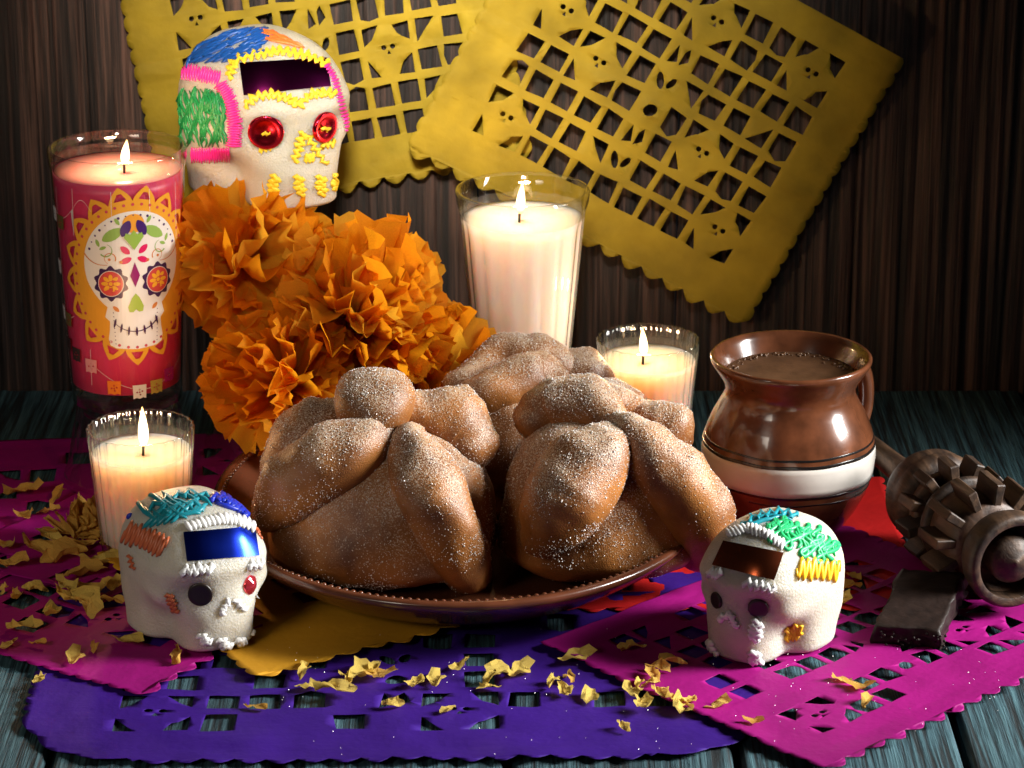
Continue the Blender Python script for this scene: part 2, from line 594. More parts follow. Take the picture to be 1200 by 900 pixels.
def papel(w, h, seed, nx=9, ny=7, skulls=((1, 1), (8, 1), (1, 5), (8, 6), (5, 6)), motif=True, keep=1.0):
    rs = random.Random(seed)
    d = .0035
    ol = scallop((0, 0), (w, 0), .0150, .0062, True) + scallop((w, 0), (w, h), .0105, .0022, False) \
        + [(w, h)] + [(0, h)] + scallop((0, h - .001), (0, 0), .0105, .0022, False)[1:]
    holes = []
    mx, my = w * .115, h * .12
    px, py = (w - 2 * mx) / nx, (h - 1.75 * my) / ny
    removed = {}
    for (ci, cj) in skulls:
        for a in (-1, 0):
            for b in (-1, 0):
                removed[(ci + a, cj + b)] = (ci, cj)
    cx = nx // 2
    for i in range(nx):
        for j in range(ny):
            x, y = mx + (i + .5) * px, my + (j + .5) * py
            s, t = px * .36, py * .36
            J = lambda: rs.uniform(-.05, .05) * px
            if (i, j) in removed:
                ci, cj = removed[(i, j)]
                X, Y = mx + ci * px, my + cj * py
                sx, sy = (1 if x > X else -1), (1 if y > Y else -1)
                # square with the corner towards the skull rounded away
                pts = [(x + sx * s, y + sy * t), (x - sx * s * .75, y + sy * t), (x - sx * s * .15, y + sy * t * .1),
                       (x + sx * s * .1, y - sy * t * .15), (x + sx * s, y - sy * t * .75)]
                if sx < 0 and sy < 0: pts = [(x - s, y - t), (x + s * .2, y - t), (x - s, y + t * .7)]
                holes.append([(a + J(), b + J()) for a, b in pts])
                continue
            if rs.random() > keep: continue
            if motif and i == cx and 0 < j < ny - 1:
                k = (j * 7 + seed) % 3
                if k == 0:
                    holes.append(circ(x - s * .6, y, s * .38, 10, t * .8, .5))
                    holes.append(circ(x + s * .55, y + t * .2, s * .35, 10, t * .6, -.4))
                elif k == 1:
                    holes.append([(x - s, y - t), (x - s * .1, y - t * .6), (x - s * .7, y + t * .9)])
                    holes.append([(x + s * .2, y - t * .8), (x + s, y - t * .2), (x + s * .6, y + t), (x + s * .2, y + t * .5)])
                else:
                    holes.append(circ(x, y, s * .75, 12, t * .55, .8))
                continue
            pts = [(x - s, y - t), (x + s, y - t), (x + s, y + t), (x - s, y + t)]
            if rs.random() < .24:   # five cornered openings
                q = rs.randrange(4)
                e = [(x, y - t * 1.35), (x + s * 1.35, y), (x, y + t * 1.35), (x - s * 1.35, y)][q]
                pts.insert(q + 1, e)
            elif rs.random() < .10:
                pts[rs.randrange(4)] = (x, y)
            holes.append([(a + J(), b + J()) for a, b in pts])
    for (ci, cj) in skulls:
        X, Y = mx + ci * px, my + cj * py
        r = px * .10
        holes.append(circ(X - px * .17, Y + py * .10, r, 9))
        holes.append(circ(X + px * .17, Y + py * .10, r, 9))
        holes.append([(X - r * .7, Y - py * .14), (X + r * .7, Y - py * .14), (X, Y)])
    return [ol] + holes


def wall_paper(bl, br, hpx, depth, seed, mat, lift, label):
    """sheet pinned to the boards; corners given by where they sit on the wall"""
    a, b = D(*bl, WALL_Y), D(*br, WALL_Y)
    u = Vector((b.x - a.x, b.z - a.z)); w = u.length; u.normalize()
    v = Vector((-u.y, u.x))
    h = hpx * w
    V, F = fill2d(papel(w, h, seed, 11, 8, ((1, 1), (10, 1), (1, 5), (10, 7), (6, 7), (3, 4), (8, 3))), .00004, .006)
    o = empty('paper_banner', (a.x, WALL_Y - .006, a.z), label=label, cat='paper banner', group='yellow cut paper banners on the boards')
    out = []
    for p in V:
        x, y = p.x, p.y
        wv = .0018 * noise.noise(Vector((x * 22, y * 22, seed))) + .0009 * noise.noise(Vector((x * 75, y * 75, seed))) + .0004 * abs(noise.noise(Vector((x * 160, y * 160, seed))))
        wv += .0016 * max(0, 1 - abs(x - w * .5) / .006) + .0014 * max(0, 1 - abs(y - h * .47) / .006)
        wv += lift(x / w, y / h)
        q = u * x + v * y
        out.append(Vector((q.x, -(depth + wv) + p.z, q.y)))
    part('paper_sheet', (out, F), mat, o, True)
    return o


def lift_a(a, b): return .004 * (1 - b) ** 2 + .002 * math.sin(a * 5)


def lift_b(a, b): return .010 * max(0, .35 - a) ** 1.0 + .016 * max(0, .30 - a) * (1 - b) + .006 * (1 - b) ** 2 + .004 * max(0, a - .8)


wall_paper((196, 243), (620, 176), .82, .000, 3, M['yellow'], lift_a, 'yellow cut paper banner on the boards behind the large decorated skull')
wall_paper((481, 156), (870, 364), .80, .010, 5, M['yellow'], lift_b, 'yellow cut paper banner with scalloped edge overlapping the other banner')


def table_paper(corner, ang, w, h, z, seed, mat, label, nx=9, ny=7, round_=0.0, **kw):
    u = Vector((math.cos(ang), math.sin(ang))); v = Vector((-u.y, u.x))
    sh = papel(w, h, seed, nx, ny, **kw)
    if round_:
        cx, cy = w / 2, h / 2
        def rd(p):
            x, y = p[0] - cx, p[1] - cy
            ex, ey = max(0, abs(x) - (cx - round_)), max(0, abs(y) - (cy - round_))
            d = math.hypot(ex, ey)
            if ex > 0 and ey > 0 and d > round_ * .96:
                k = (round_ - .001 + .0035 * abs(math.sin(6 * math.atan2(ey, ex)))) / d
                x = math.copysign(cx - round_ + ex * k, x); y = math.copysign(cy - round_ + ey * k, y)
            return (x + cx, y + cy)
        sh[0] = [rd(p) for p in sh[0]]
    V, F = fill2d(sh, .00004, .006)
    o = empty('paper_banner', (corner[0], corner[1], 0), label=label, cat='paper banner', group='cut paper sheets spread on the table')
    out = []
    for p in V:
        q = u * p.x + v * p.y
        X, Y = q.x + corner[0], q.y + corner[1]
        com = .0009 * noise.noise(Vector((X * 20, Y * 20, 1.3)))
        own = .0007 * noise.noise(Vector((X * 60, Y * 60, seed))) + .00030 * abs(noise.noise(Vector((X * 150, Y * 150, seed)))) + .0005 * max(0, 1 - abs(p.x - w * .5) / .005)
        ed = min(p.x, p.y, w - p.x, h - p.y)
        curl = .0012 * max(0, 1 - ed / .012) * (.6 + noise.noise(Vector((X * 30, Y * 30, seed + 4))))
        out.append(Vector((q.x, q.y, z + com + own + max(0, curl) + p.z)))
    part('paper_sheet', (out, F), mat, o, True)


def ang(dx, dy): return math.atan2(dy, dx)


table_paper((-.238, -.330), ang(1, .02), .362, .240, .0014, 21, M['purple'], 'deep purple cut paper sheet along the front of the table', 13, 8, .055, keep=.42)
table_paper((.005, -.150), ang(1, .01), .214, .190, .0014, 22, M['red'], 'red cut paper sheet under the clay mug and plate', keep=.2)
table_paper((-.340, -.130), ang(1, .10), .240, .230, .0014, 27, M['magenta'], 'dark magenta cut paper sheet beneath the pink candle stand', keep=.3)
table_paper((-.185, -.258), ang(.52, .85), .235, .200, .0030, 23, M['magenta'], 'magenta cut paper sheet under the loose dried petals and blue foil skull', skulls=((2, 2),), keep=.6)
table_paper((-.129, -.240), ang(.85, .53), .200, .190, .0044, 24, M['gold'], 'golden yellow cut paper sheet tucked under the plate', 8, 7, keep=.35, skulls=())
table_paper((.1475, -.341), ang(.73, .68), .235, .195, .0032, 25, M['magenta'], 'bright magenta cut paper sheet under the green haired skull', 11, 9, skulls=((1, 1), (9, 2)), keep=.72)


# ------------------------------------------------------------------ clay plate
pl = empty('clay_plate', (*G(540, 576, .0366).xy, .0056), label='shallow glazed brown clay plate with notched rim under the breads', cat='plate')
PC = pl.location.copy()


def oval(vf, k=1.14): return [Vector((p.x, p.y * k, p.z)) for p in vf[0]], vf[1]


prof = [(.0, .0), (.098, .0), (.106, .002), (.118, .009), (.131, .018), (.1395, .0255), (.1425, .0290), (.1415, .0312), (.138, .0312),
        (.135, .0285), (.124, .0195), (.110, .0105), (.096, .0075), (.0, .0068)]
prof = [(r * .965, z) for r, z in prof]
part('dish', oval(revolve(prof, 96)), M['clay'], pl)
notch = []
for i in range(190):
    a = 2 * PI * i / 190
    r = .1318
    t = ball((r * math.cos(a), r * math.sin(a) * 1.14, .0302), .0016, .0016, .0012, 6, 4)
    notch.append(t)
part('notched_rim', join(*notch), M['clay'], pl)


# ------------------------------------------------------------------ breads
def bread(loc, R, H, bones, hidden, knob, seed, label, sugar=5200, squash=1.0):
    """a domed bun; strips of dough laid over it, each given as places along it with a half width"""
    o = empty('sweet_bread', loc, label=label, cat='bread', group='sugared breads with dough bones on the plate')
    rs = random.Random(seed)
    loc = Vector(loc)

    def dome(az, al):
        k = max(0.0, math.cos(al)) ** .70
        sn = math.sin(al)
        z = H * (sn if sn > 0 else sn * .25)
        rr = R * k * (1 + .04 * math.sin(az * 3 + seed))
        return Vector((rr * math.cos(az), rr * math.sin(az) * squash, z))

    nu, nv = 72, 34
    V, F = [], []
    for j in range(nv + 1):
        al = -PI / 2 * .96 + (PI * .96) * j / nv
        for i in range(nu):
            az = 2 * PI * i / nu
            p = dome(az, al)
            d = Vector((p.x / R, p.y / R, p.z / H)).normalized()
            p += d * (.0050 * noise.noise(p * 26 + Vector((seed, 0, 0))) + .0020 * noise.noise(p * 80) + .0006 * noise.noise(p * 260))
            V.append(p)
    for j in range(nv):
        for i in range(nu):
            k = (i + 1) % nu
            F.append((j * nu + i, j * nu + k, (j + 1) * nu + k, (j + 1) * nu + i))
    F.append(tuple(range(nu))); F.append(tuple(nv * nu + i for i in range(nu)))
    zmin = min(p.z for p in V)
    bvh = BVHTree.FromPolygons([p + loc for p in V], F)
    geo = [(V, F)]
    part('bun', (V, F), M['bread'], o)
    strips = []
    for bn in bones:
        st = []
        for (x, y, r) in bn:
            d = ray(x, y).normalized()
            h, nr, _, dist = bvh.ray_cast(CAM, d)
            if h is None:
                t = (loc + Vector((0, 0, H * .5)) - CAM).dot(d)
                h, nr, _, dist = bvh.find_nearest(CAM + d * t)
            if nr.dot(h - loc - Vector((0, 0, H * .3))) < 0: nr = -nr
            rm = r * (h - CAM).length / FPX
            # lay the axis of the strip just under the skin of the bun
            st.append((h - loc + nr * rm * .16, rm * 1.08))
        strips.append(st)
    for (az, a0, a1, r0) in hidden:
        strips.append([(dome(az, lerp(a0, a1, t)), r0 * (.75 + .35 * math.sin(t * 5))) for t in (0, .25, .5, .75, 1)])
    for q, st in enumerate(strips):
        pts, rad = [], []
        m = len(st)
        n = 30
        for i in range(n + 1):
            f = i / n * (m - 1)
            a = min(int(f), m - 2)
            t = f - a
            P = [st[max(0, a - 1)], st[a], st[a + 1], st[min(m - 1, a + 2)]]
            def cr(v): return .5 * ((2 * v[1]) + (v[2] - v[0]) * t + (2 * v[0] - 5 * v[1] + 4 * v[2] - v[3]) * t * t + (3 * v[1] - v[0] - 3 * v[2] + v[3]) * t ** 3)
            pts.append(cr([p[0] for p in P]))
            rad.append(cr([p[1] for p in P]))
        # dome-shaped ends that reach past the last place
        def cap(p, t, r): return [(p + t * r * .75 * math.sin(k * .39), r * math.cos(k * .39)) for k in (1, 2, 3, 3.9)]
        c0 = cap(pts[0], (pts[0] - pts[1]).normalized(), rad[0])
        c1 = cap(pts[-1], (pts[-1] - pts[-2]).normalized(), rad[-1])
        pts = [c[0] for c in reversed(c0)] + pts + [c[0] for c in c1]
        rad = [c[1] for c in reversed(c0)] + rad + [c[1] for c in c1]
        vf = tube(pts, rad, 22)
        vv = []
        for p in vf[0]:
            vv.append(p + p.normalized() * (.0046 * noise.noise(p * 44 + Vector((seed * 2, q, 0))) + .0020 * noise.noise(p * 110) + .0005 * noise.noise(p * 300)))
        geo.append((vv, vf[1]))
        part('dough_bone', (vv, vf[1]), M['bread'], o)
    if knob:
        vf = ball(knob[0], knob[1], knob[1] * .98, knob[1] * .95, 30, 20, .003, 50, seed)
        geo.append(vf)
        part('dough_knob', vf, M['bread'], o)
    # coarse sugar crystals stuck all over
    tris = []
    for (v, f) in geo:
        for q in f:
            if len(q) > 4: continue
            a, b, c = v[q[0]], v[q[1]], v[q[2]]
            nrm = (b - a).cross(c - a)
            ar = nrm.length
            if ar < 1e-12: continue
            nrm.normalize()
            ce = (a + c) / 2
            if nrm.dot(ce - Vector((0, 0, H * .35))) < 0: nrm = -nrm
            tris.append((v, q, ce, ar, nrm.z))
    cum, tot = [], 0
    for t in tris:
        tot += t[3] * (1 if t[2].z > zmin + .006 else .1)
        cum.append(tot)
    import bisect
    SV, SF = [], []
    made = 0
    while made < sugar:
        v, q, ce, _, nz_ = tris[min(len(tris) - 1, bisect.bisect(cum, rs.random() * tot))]
        x, y = rs.random(), rs.random()
        p = v[q[0]].lerp(v[q[1]], x).lerp(v[q[-1]].lerp(v[q[2] if len(q) > 3 else q[-1]], x), y) if len(q) == 4 else ce
        keep = .04 + .42 * max(0, nz_ + .25) + .22 * (p.z / (H + .02)) + .85 * noise.noise(p * 42 + Vector((0, seed, 0)))
        if rs.random() > keep: continue
        s = rs.uniform(.00014, .00036) * (1.6 if rs.random() < .15 else 1)
        ax = [Vector((rs.uniform(-1, 1), rs.uniform(-1, 1), rs.uniform(-1, 1))).normalized() for _ in range(2)]
        c_ = ax[0].cross(ax[1]).normalized()
        b_ = c_.cross(ax[0])
        n0 = len(SV)
        up = p.normalized() * s * .4
        SV += [p + up + ax[0] * s, p + up + b_ * s, p + up - ax[0] * s, p + up - b_ * s, p + up + c_ * s, p + up - c_ * s]
        for i in range(4):
            SF.append((n0 + i, n0 + (i + 1) % 4, n0 + 4)); SF.append((n0 + (i + 1) % 4, n0 + i, n0 + 5))
        made += 1
    me = bpy.data.meshes.new('sugar_crystals'); me.from_pydata([tuple(p) for p in SV], [], SF)
    s = link('sugar_crystals', me, M['sugar'], o)
    s['kind'] = 'stuff'
    return o


RD = math.radians
b1 = D(452, 640, -.115)
bread((b1.x, -.115, .030), .0605, .066,
      [[(478, 522, 24), (494, 560, 38), (512, 600, 37), (534, 645, 32), (552, 682, 26)],
       [(448, 515, 22), (412, 530, 37), (372, 554, 38), (340, 580, 34), (322, 600, 24)],
       [(470, 488, 24), (500, 492, 34), (536, 500, 40), (564, 512, 34)],
       [(410, 478, 18), (376, 486, 26), (345, 500, 30), (322, 540, 24), (312, 575, 18)]],
      [(RD(95), RD(80), RD(15), .017), (RD(45), RD(70), RD(10), .017)],
      ((-.005, -.006, .0760), .0222), 4.0, 'sugared round bread with a round knob on top, beside the blue foil skull', sugar=22000)
b2 = D(702, 640, -.108)
bread((b2.x, -.108, .030), .0560, .066,
      [[(716, 524, 28), (694, 546, 44), (672, 574, 50), (652, 606, 42), (638, 630, 26)],
       [(722, 506, 18), (752, 526, 32), (788, 566, 38), (818, 612, 38), (834, 652, 28)],
       [(722, 500, 18), (690, 484, 31), (650, 476, 36), (616, 484, 28)],
       [(745, 486, 18), (772, 482, 30), (804, 494, 32)],
       [(650, 462, 18), (690, 452, 26), (735, 456, 24), (760, 470, 16)]],
      [(RD(80), RD(70), RD(10), .018)],
      None, 9.0, 'sugared round bread with splayed dough bones, next to the clay mug', sugar=20000)
b3 = D(610, 600, .005)
bread((b3.x, .006, .030), .0520, .052,
      [[(545, 462, 20), (585, 430, 27), (630, 414, 28), (664, 426, 20)],
       [(548, 480, 22), (590, 456, 28), (630, 446, 28), (656, 458, 18)]],
      [(RD(100), RD(80), RD(10), .016), (RD(20), RD(70), RD(10), .016)],
      None, 14.0, 'sugared bread lying behind the other two, in front of the tall white candle', sugar=10000)


# ------------------------------------------------------------------ candles

def candle(name, loc, h, r0, r1, wall_t, base_t, wax_z, wax, label, flutes=0, famp=.0, fz=(0, 1), rim=.0008, power=.25, flame_h=.02, flame_w=.0027,
           flame_dx=(0, 0), lean=.0, group=None, light_col=(1, .57, .27)):
    o = empty(name, loc, label=label, cat='candle', group=group)
    R = lambda z: lerp(r0, r1, z / h)
    n = 24 * 8 if flutes else 72
    zs = [0, .0015] + [base_t + (h - base_t) * i / 22 for i in range(22)] + [h - .006, h - .003, h - .0012]

    def rf(r, z, a):
        if not flutes: return r
        k = min(1, max(0, (z - h * fz[0]) / (.04 * h))) * min(1, max(0, (h * fz[1] - z) / (.03 * h)))
        return r - famp * k * (.5 + .5 * math.cos(a * flutes))

    prof = [(.0001, .0008), (R(0) * .9, .0), (R(0), .0012)] + [(R(z) + (rim if z > h * .955 else 0), z) for z in sorted(zs)[2:]] + \
           [(R(h) + rim * .6, h - .0003), (R(h) - wall_t * .4, h), (R(h) - wall_t, h - .001), (R(wax_z + .004) - wall_t, wax_z + .004), (R(wax_z) - .0014, wax_z + .001)]
    part('glass', revolve(prof, n, rf), M['glass'], o)
    ri = lambda z: R(z) - .0011 - famp * .3
    wp = [(.0001, base_t + .0006), (R(base_t) * .7, base_t + .001), (ri(base_t + .004), base_t + .004)] + \
         [(ri(lerp(base_t + .004, wax_z, t)), lerp(base_t + .004, wax_z, t)) for t in (.2, .4, .6, .8, .95)] + \
         [(ri(wax_z), wax_z + .0006), (ri(wax_z) - .0012, wax_z), (ri(wax_z) * .8, wax_z - .0007), (ri(wax_z) * .4, wax_z - .0012), (.0001, wax_z - .0016)]
    part('wax', revolve(wp, n, (lambda r, z, a: r - (famp * .8 * (.5 + .5 * math.cos(a * flutes)) if flutes and z < h * fz[1] and z < wax_z else 0))), wax, o)
    fx, fy = flame_dx
    part('wick', tube([(fx, fy, wax_z - .004), (fx + .0002, fy, wax_z + .003), (fx + .0008, fy, wax_z + .006)], .0008, 6), M['wick'], o)
    fp = []
    k = 16
    for i in range(k + 1):
        t = i / k
        r = flame_w * (math.sin(PI * min(1, t * 1.0) ** .62) ** .9) * (1 if t < .5 else 1) + .00005
        fp.append((r, wax_z + .0035 + flame_h * t))
    V, F = revolve(fp, 16)
    V = [p + Vector((fx + .0006 + lean * ((p.z - wax_z) / flame_h) ** 2, fy, 0)) for p in V]
    part('flame', (V, F), M['flame'], o)
    l = bpy.data.lights.new('candle_light', 'POINT')
    l.energy = power
    l.color = light_col
    l.shadow_soft_size = .004
    lo = bpy.data.objects.new('candle_light', l)
    COL.objects.link(lo)
    lo.parent = o
    lo.location = (fx + .0006, fy, wax_z + .0035 + flame_h * 1.12)
    return o, R


# short fluted votives
c = G(171, 655)
candle('votive_candle', (c.x, c.y, .0036), .0745, .0238, .0297, .0018, .006, .060, M['wax_peach'], 'lit peach votive candle in ribbed glass behind the blue foil skull',
       28, .0009, (.05, 1.1), .0, power=.19, flame_h=.0235, flame_w=.0028, flame_dx=(.0012, -.002), group='short lit votive candles')
c = G(757, 541)
candle('votive_candle', (c.x, c.y, .0024), .0755, .0242, .0308, .0018, .006, .062, M['wax_peach'], 'lit peach votive candle in ribbed glass beside the clay mug',
       28, .0009, (.05, 1.1), .0, power=.19, flame_h=.018, flame_w=.0025, lean=-.0008, flame_dx=(-.003, -.003), group='short lit votive candles')
# tall white candle in a fluted tumbler
c = G(612, 523)
candle('tall_candle', (c.x, c.y, .0006), .1620, .0240, .0388, .0020, .009, .1440, M['wax_white'], 'tall lit white candle in a flared fluted glass tumbler',
       16, .0016, (.02, .90), .0012, power=.19, flame_h=.020, lean=.0010, flame_w=.0026, flame_dx=(-.002, -.004))

# pink printed candle, standing on an upturned fluted glass
st = G(154, 562)
stand = empty('upturned_glass', (st.x, st.y, .0036), label='upturned clear fluted glass that the pink candle stands on', cat='glass')
sp = [(.0385, .0), (.0395, .001), (.0388, .004), (.0365, .010), (.033, .030), (.030, .044), (.0285, .0475), (.0, .0475)]
part('bowl', revolve(sp, 160, lambda r, z, a: r - (.0011 * (.5 + .5 * math.cos(a * 20)) if .006 < z < .045 else 0)), M['glass2'], stand)
part('thick_base', revolve([(.0, .040), (.024, .040), (.0272, .0415), (.0276, .0463), (.0, .0466)], 64), M['glass2'], stand)
PH = .1525
pk, PR = candle('pink_candle', (st.x, st.y, .0514), PH, .0318, .0388, .0022, .0085, .1385, M['wax_pink'],
                'tall lit pink candle printed with a white flowery skull', rim=.0010, power=.19, flame_h=.015, flame_w=.0025, lean=.0012, flame_dx=(.004, -.003))
part('wax_melt_pool', revolve([(.0001, .1371), (.020, .1376), (.0355, .1392), (.0358, .1388)], 64), M['wax_melt'], pk)

TH0 = RD(-90 + 19)          # where the middle of the print faces


def decal(name, shapes, col, layer, parent=pk, rough=.35, big=True):
    if isinstance(col, tuple):
        key = 'print_%02x%02x%02x' % tuple(int(min(1, c) ** .45 * 255) for c in col)
        mt = M.get(key) or pr('printed_ink', col, rough)
        M[key] = mt
    else: mt = col
    PS = 1.07
    shapes = [[(x * PS, ZC + (y - ZC) * PS + .003) for x, y in q] for q in shapes] if big else shapes
    V, F = fill2d(shapes, 0.0, .0022, .02)
    out = []
    for p in V:
        z = p.y
        r = PR(z) + .00025 + .00014 * layer
        a = TH0 + p.x / PR(z)
        out.append(Vector((r * math.cos(a), r * math.sin(a), z)))
    me = bpy.data.meshes.new(name); me.from_pydata([tuple(p) for p in out], [], F)
    return link(name, me, mt, parent)


ZC = .078     # height of the middle of the printed skull


def sk_outline():
    pts = []
    n = 60
    for i in range(n):
        a = 2 * PI * i / n
        x, y = math.sin(a), math.cos(a)
        pts.append((x, y))
    out = []
    for x, y in pts:
        rx, ry = .0275, .0295
        X, Y = x * rx, ZC + .011 + y * ry
        if y < -.35:
            t = (-.35 - y) / .65
            X *= 1 - .10 * t
        out.append((X, Y))
    # cut the lower part and add jaw
    top = [p for p in out if p[1] > ZC - .014]
    right = sorted([p for p in top if p[0] >= 0], key=lambda p: -p[1])
    left = sorted([p for p in top if p[0] < 0], key=lambda p: p[1])
    jaw = [(.0165, ZC - .0185), (.0140, ZC - .021), (.0142, ZC - .026), (.0150, ZC - .031), (.0142, ZC - .0345), (.011, ZC - .0362), (.0, ZC - .0372)]
    return right + jaw + [(-x, y) for x, y in reversed(jaw[:-1])] + left


def ring_pts(kfun, n=160, rx=.0300, rz=.0360, cz=ZC + .004):
    out = []
    for i in range(n):
        a = 2 * PI * i / n
        k = kfun(a)
        out.append((math.sin(a) * rx * k, cz + math.cos(a) * rz * k))
    return out


NP = 17
peaks = lambda a: 1.17 + .235 * (1 - abs(((a * NP / (2 * PI)) % 1) * 2 - 1)) ** .75
tri = []
for i in range(NP):
    a0 = 2 * PI * (i + .5) / NP
    P = lambda a, k: (math.sin(a) * .0300 * k, ZC + .004 + math.cos(a) * .0360 * k)
    tri.append([P(a0 - .095, 1.195), P(a0 + .095, 1.195), P(a0 + .03, 1.30), P(a0 - .03, 1.30)])
decal('printed_halo', [ring_pts(peaks, NP * 12)] + tri, (.78, .36, .03), 0)
decal('printed_dots', [circ(*P(2 * PI * i / 44, 1.115), .00085, 8) for i in range(44)], (.55, .06, .10), 1)
decal('printed_skull', [sk_outline()], (.80, .78, .74), 1)
for sx in (-1, 1):
    ex, ez = sx * .0128, ZC + .0005
    sc = [(ex + math.sin(a) * .0086 * (1 + .10 * math.cos(a * 10)), ez + math.cos(a) * .0092 * (1 + .10 * math.cos(a * 10))) for a in [2 * PI * i / 60 for i in range(60)]]
    eye = decal('printed_eye', [sc], (.045, .015, .08), 2)
    decal('printed_ring', [circ(ex, ez, .0068, 26, .0073)], (.78, .70, .62), 3, eye)
    decal('printed_iris', [circ(ex, ez, .0064, 26, .0069)], (.62, .07, .06), 4, eye)
    decal('printed_flower', [circ(ex + .0032 * math.sin(a), ez + .0034 * math.cos(a), .0011, 10, .0019, -a) for a in [2 * PI * i / 8 for i in range(8)]] + [circ(ex, ez, .0011, 10)], (.85, .42, .03), 5, eye)
zt = ZC + .0265


def leaf(x, y, l, w, rot):
    out = []
    for i in range(16):
        a = 2 * PI * i / 16
        u, v = l * math.cos(a), w * math.sin(a) * abs(math.sin(a)) ** .4
        out.append((x + u * math.cos(rot) - v * math.sin(rot), y + u * math.sin(rot) + v * math.cos(rot)))
    return out


decal('printed_crest', [circ(0, zt + .0072, .0058, 22, .0052)], (.80, .36, .04), 2)
for sx in (-1, 1):
    decal('printed_wing', [leaf(sx * .0042, zt + .0045, .0048, .0026, PI / 2 + sx * .45)], (.05, .015, .16), 3)
decal('printed_heart', [[(0, zt - .0075), (.0052, zt - .0005), (.0042, zt + .002), (.0018, zt + .001), (0, zt + .0035), (-.0018, zt + .001), (-.0042, zt + .002), (-.0052, zt - .0005)]], (.28, .48, .08), 4)
lv = []
for sx in (-1, 1):
    lv += [leaf(sx * .0112, zt + .0012, .0064, .0030, sx * -.55), leaf(sx * .0085, zt + .0085, .0022, .0010, sx * 1.0), leaf(sx * .0192, zt - .0035, .0022, .0010, sx * 1.2),
           leaf(sx * .0165, zt - .0062, .0020, .0009, sx * -.4)]
decal('printed_leaves', lv, (.27, .46, .10), 2)


def arcs(cx, cy, r, a0, a1, w, n=14):
    o_ = [(cx + (r + w * (.3 + .7 * i / n)) * math.cos(lerp(a0, a1, i / n)), cy + (r + w * (.3 + .7 * i / n)) * math.sin(lerp(a0, a1, i / n))) for i in range(n + 1)]
    i_ = [(cx + (r - w * (.3 + .7 * i / n)) * math.cos(lerp(a0, a1, i / n)), cy + (r - w * (.3 + .7 * i / n)) * math.sin(lerp(a0, a1, i / n))) for i in range(n, -1, -1)]
    return o_ + i_


scr, scg = [], []
for sx in (-1, 1):
    fl = lambda s: [(sx * x, y) for x, y in s]
    scr += [fl(arcs(.0128, ZC + .0145, .0030, -1.2, 3.6, .00032)), fl(arcs(.0165, ZC + .0232, .0125, -1.75, -.55, .0004)), fl(circ(.0072, ZC + .0125, .0009, 8)),
            fl(circ(.0132, ZC + .0140, .0008, 8)), fl(leaf(.0105, ZC - .0138, .0022, .0011, .8))]
    scg += [fl(arcs(.0150, zt - .0075, .0034, 1.8, 5.6, .0004))]
decal('printed_scroll', scr, (.62, .22, .05), 2)
decal('printed_tendril', scg, (.25, .42, .10), 2)
drops = []
for (x, y, rot) in ((-.0048, ZC + .0190, -.75), (.0048, ZC + .0190, .75), (-.0045, ZC + .0132, .42), (.0045, ZC + .0132, -.42)):
    drops.append(leaf(x, y, .0032, .0017, rot))
decal('printed_drops', drops, (.66, .015, .12), 2)
decal('printed_diamond', [[(0, ZC + .0120), (.0026, ZC + .0045), (0, ZC - .0020), (-.0026, ZC + .0045)]], (.28, .01, .14), 2)
decal('printed_nose', [[(0, ZC - .0055), (.0020, ZC - .0080), (.0042, ZC - .0130), (.0036, ZC - .0158), (.0015, ZC - .0160), (0, ZC - .0145), (-.0015, ZC - .0160),
                        (-.0036, ZC - .0158), (-.0042, ZC - .0130), (-.0020, ZC - .0080)]], (.38, .52, .08), 2)
mouth = arcs(0, ZC - .0120, .0150, PI + .65, 2 * PI - .65, .0004, 20)
decal('printed_mouth', [[(x, y) for x, y in mouth]], (.05, .01, .07), 2)
st_ = []
for i in range(7):
    a = lerp(PI + .72, 2 * PI - .72, i / 6)
    x, y = .0150 * math.cos(a), ZC - .0120 + .0150 * math.sin(a)
    st_.append(leaf(x, y, .0027, .0006, PI / 2 + .25 * x / .012))
decal('printed_stitches', st_, (.05, .01, .07), 3)
dd = []
for i in range(40):
    a = 2 * PI * i / 40
    x, y = math.sin(a) * .0252, ZC + .011 + math.cos(a) * .0272
    if y > ZC + .016: dd.append(circ(x, y, .00042 + .00018 * (i % 3), 7))
for sx in (-1, 1):
    for i in range(9):
        dd.append(circ(sx * (.0120 - .0001 * i), ZC - .0160 - .0022 * i, .00030, 6))
decal('printed_beads', dd, (.06, .02, .12), 2)
lines = []
for s, z0, z1 in ((-.052, .012, .134), (-.036, .105, .136), (-.012, .118, .136), (.010, .122, .136), (.030, .10, .136), (-.028, .018, .040)):
    lines.append([(s - .00014, z0), (s + .00014, z0), (s + .00014, z1), (s - .00014, z1)])
for (s0, s1, zz, sag) in ((-.060, -.036, .124, .008), (-.036, -.024, .124, -.006), (-.026, .034, .030, .014), (-.060, -.040, .058, .004)):
    k = 14
    up = [(lerp(s0, s1, i / k), zz - sag * math.sin(PI * i / k) + .00015) for i in range(k + 1)]
    lines.append(up + [(x, y - .0003) for x, y in reversed(up)])
decal('printed_strings', lines, (.75, .62, .60), 0, big=False)
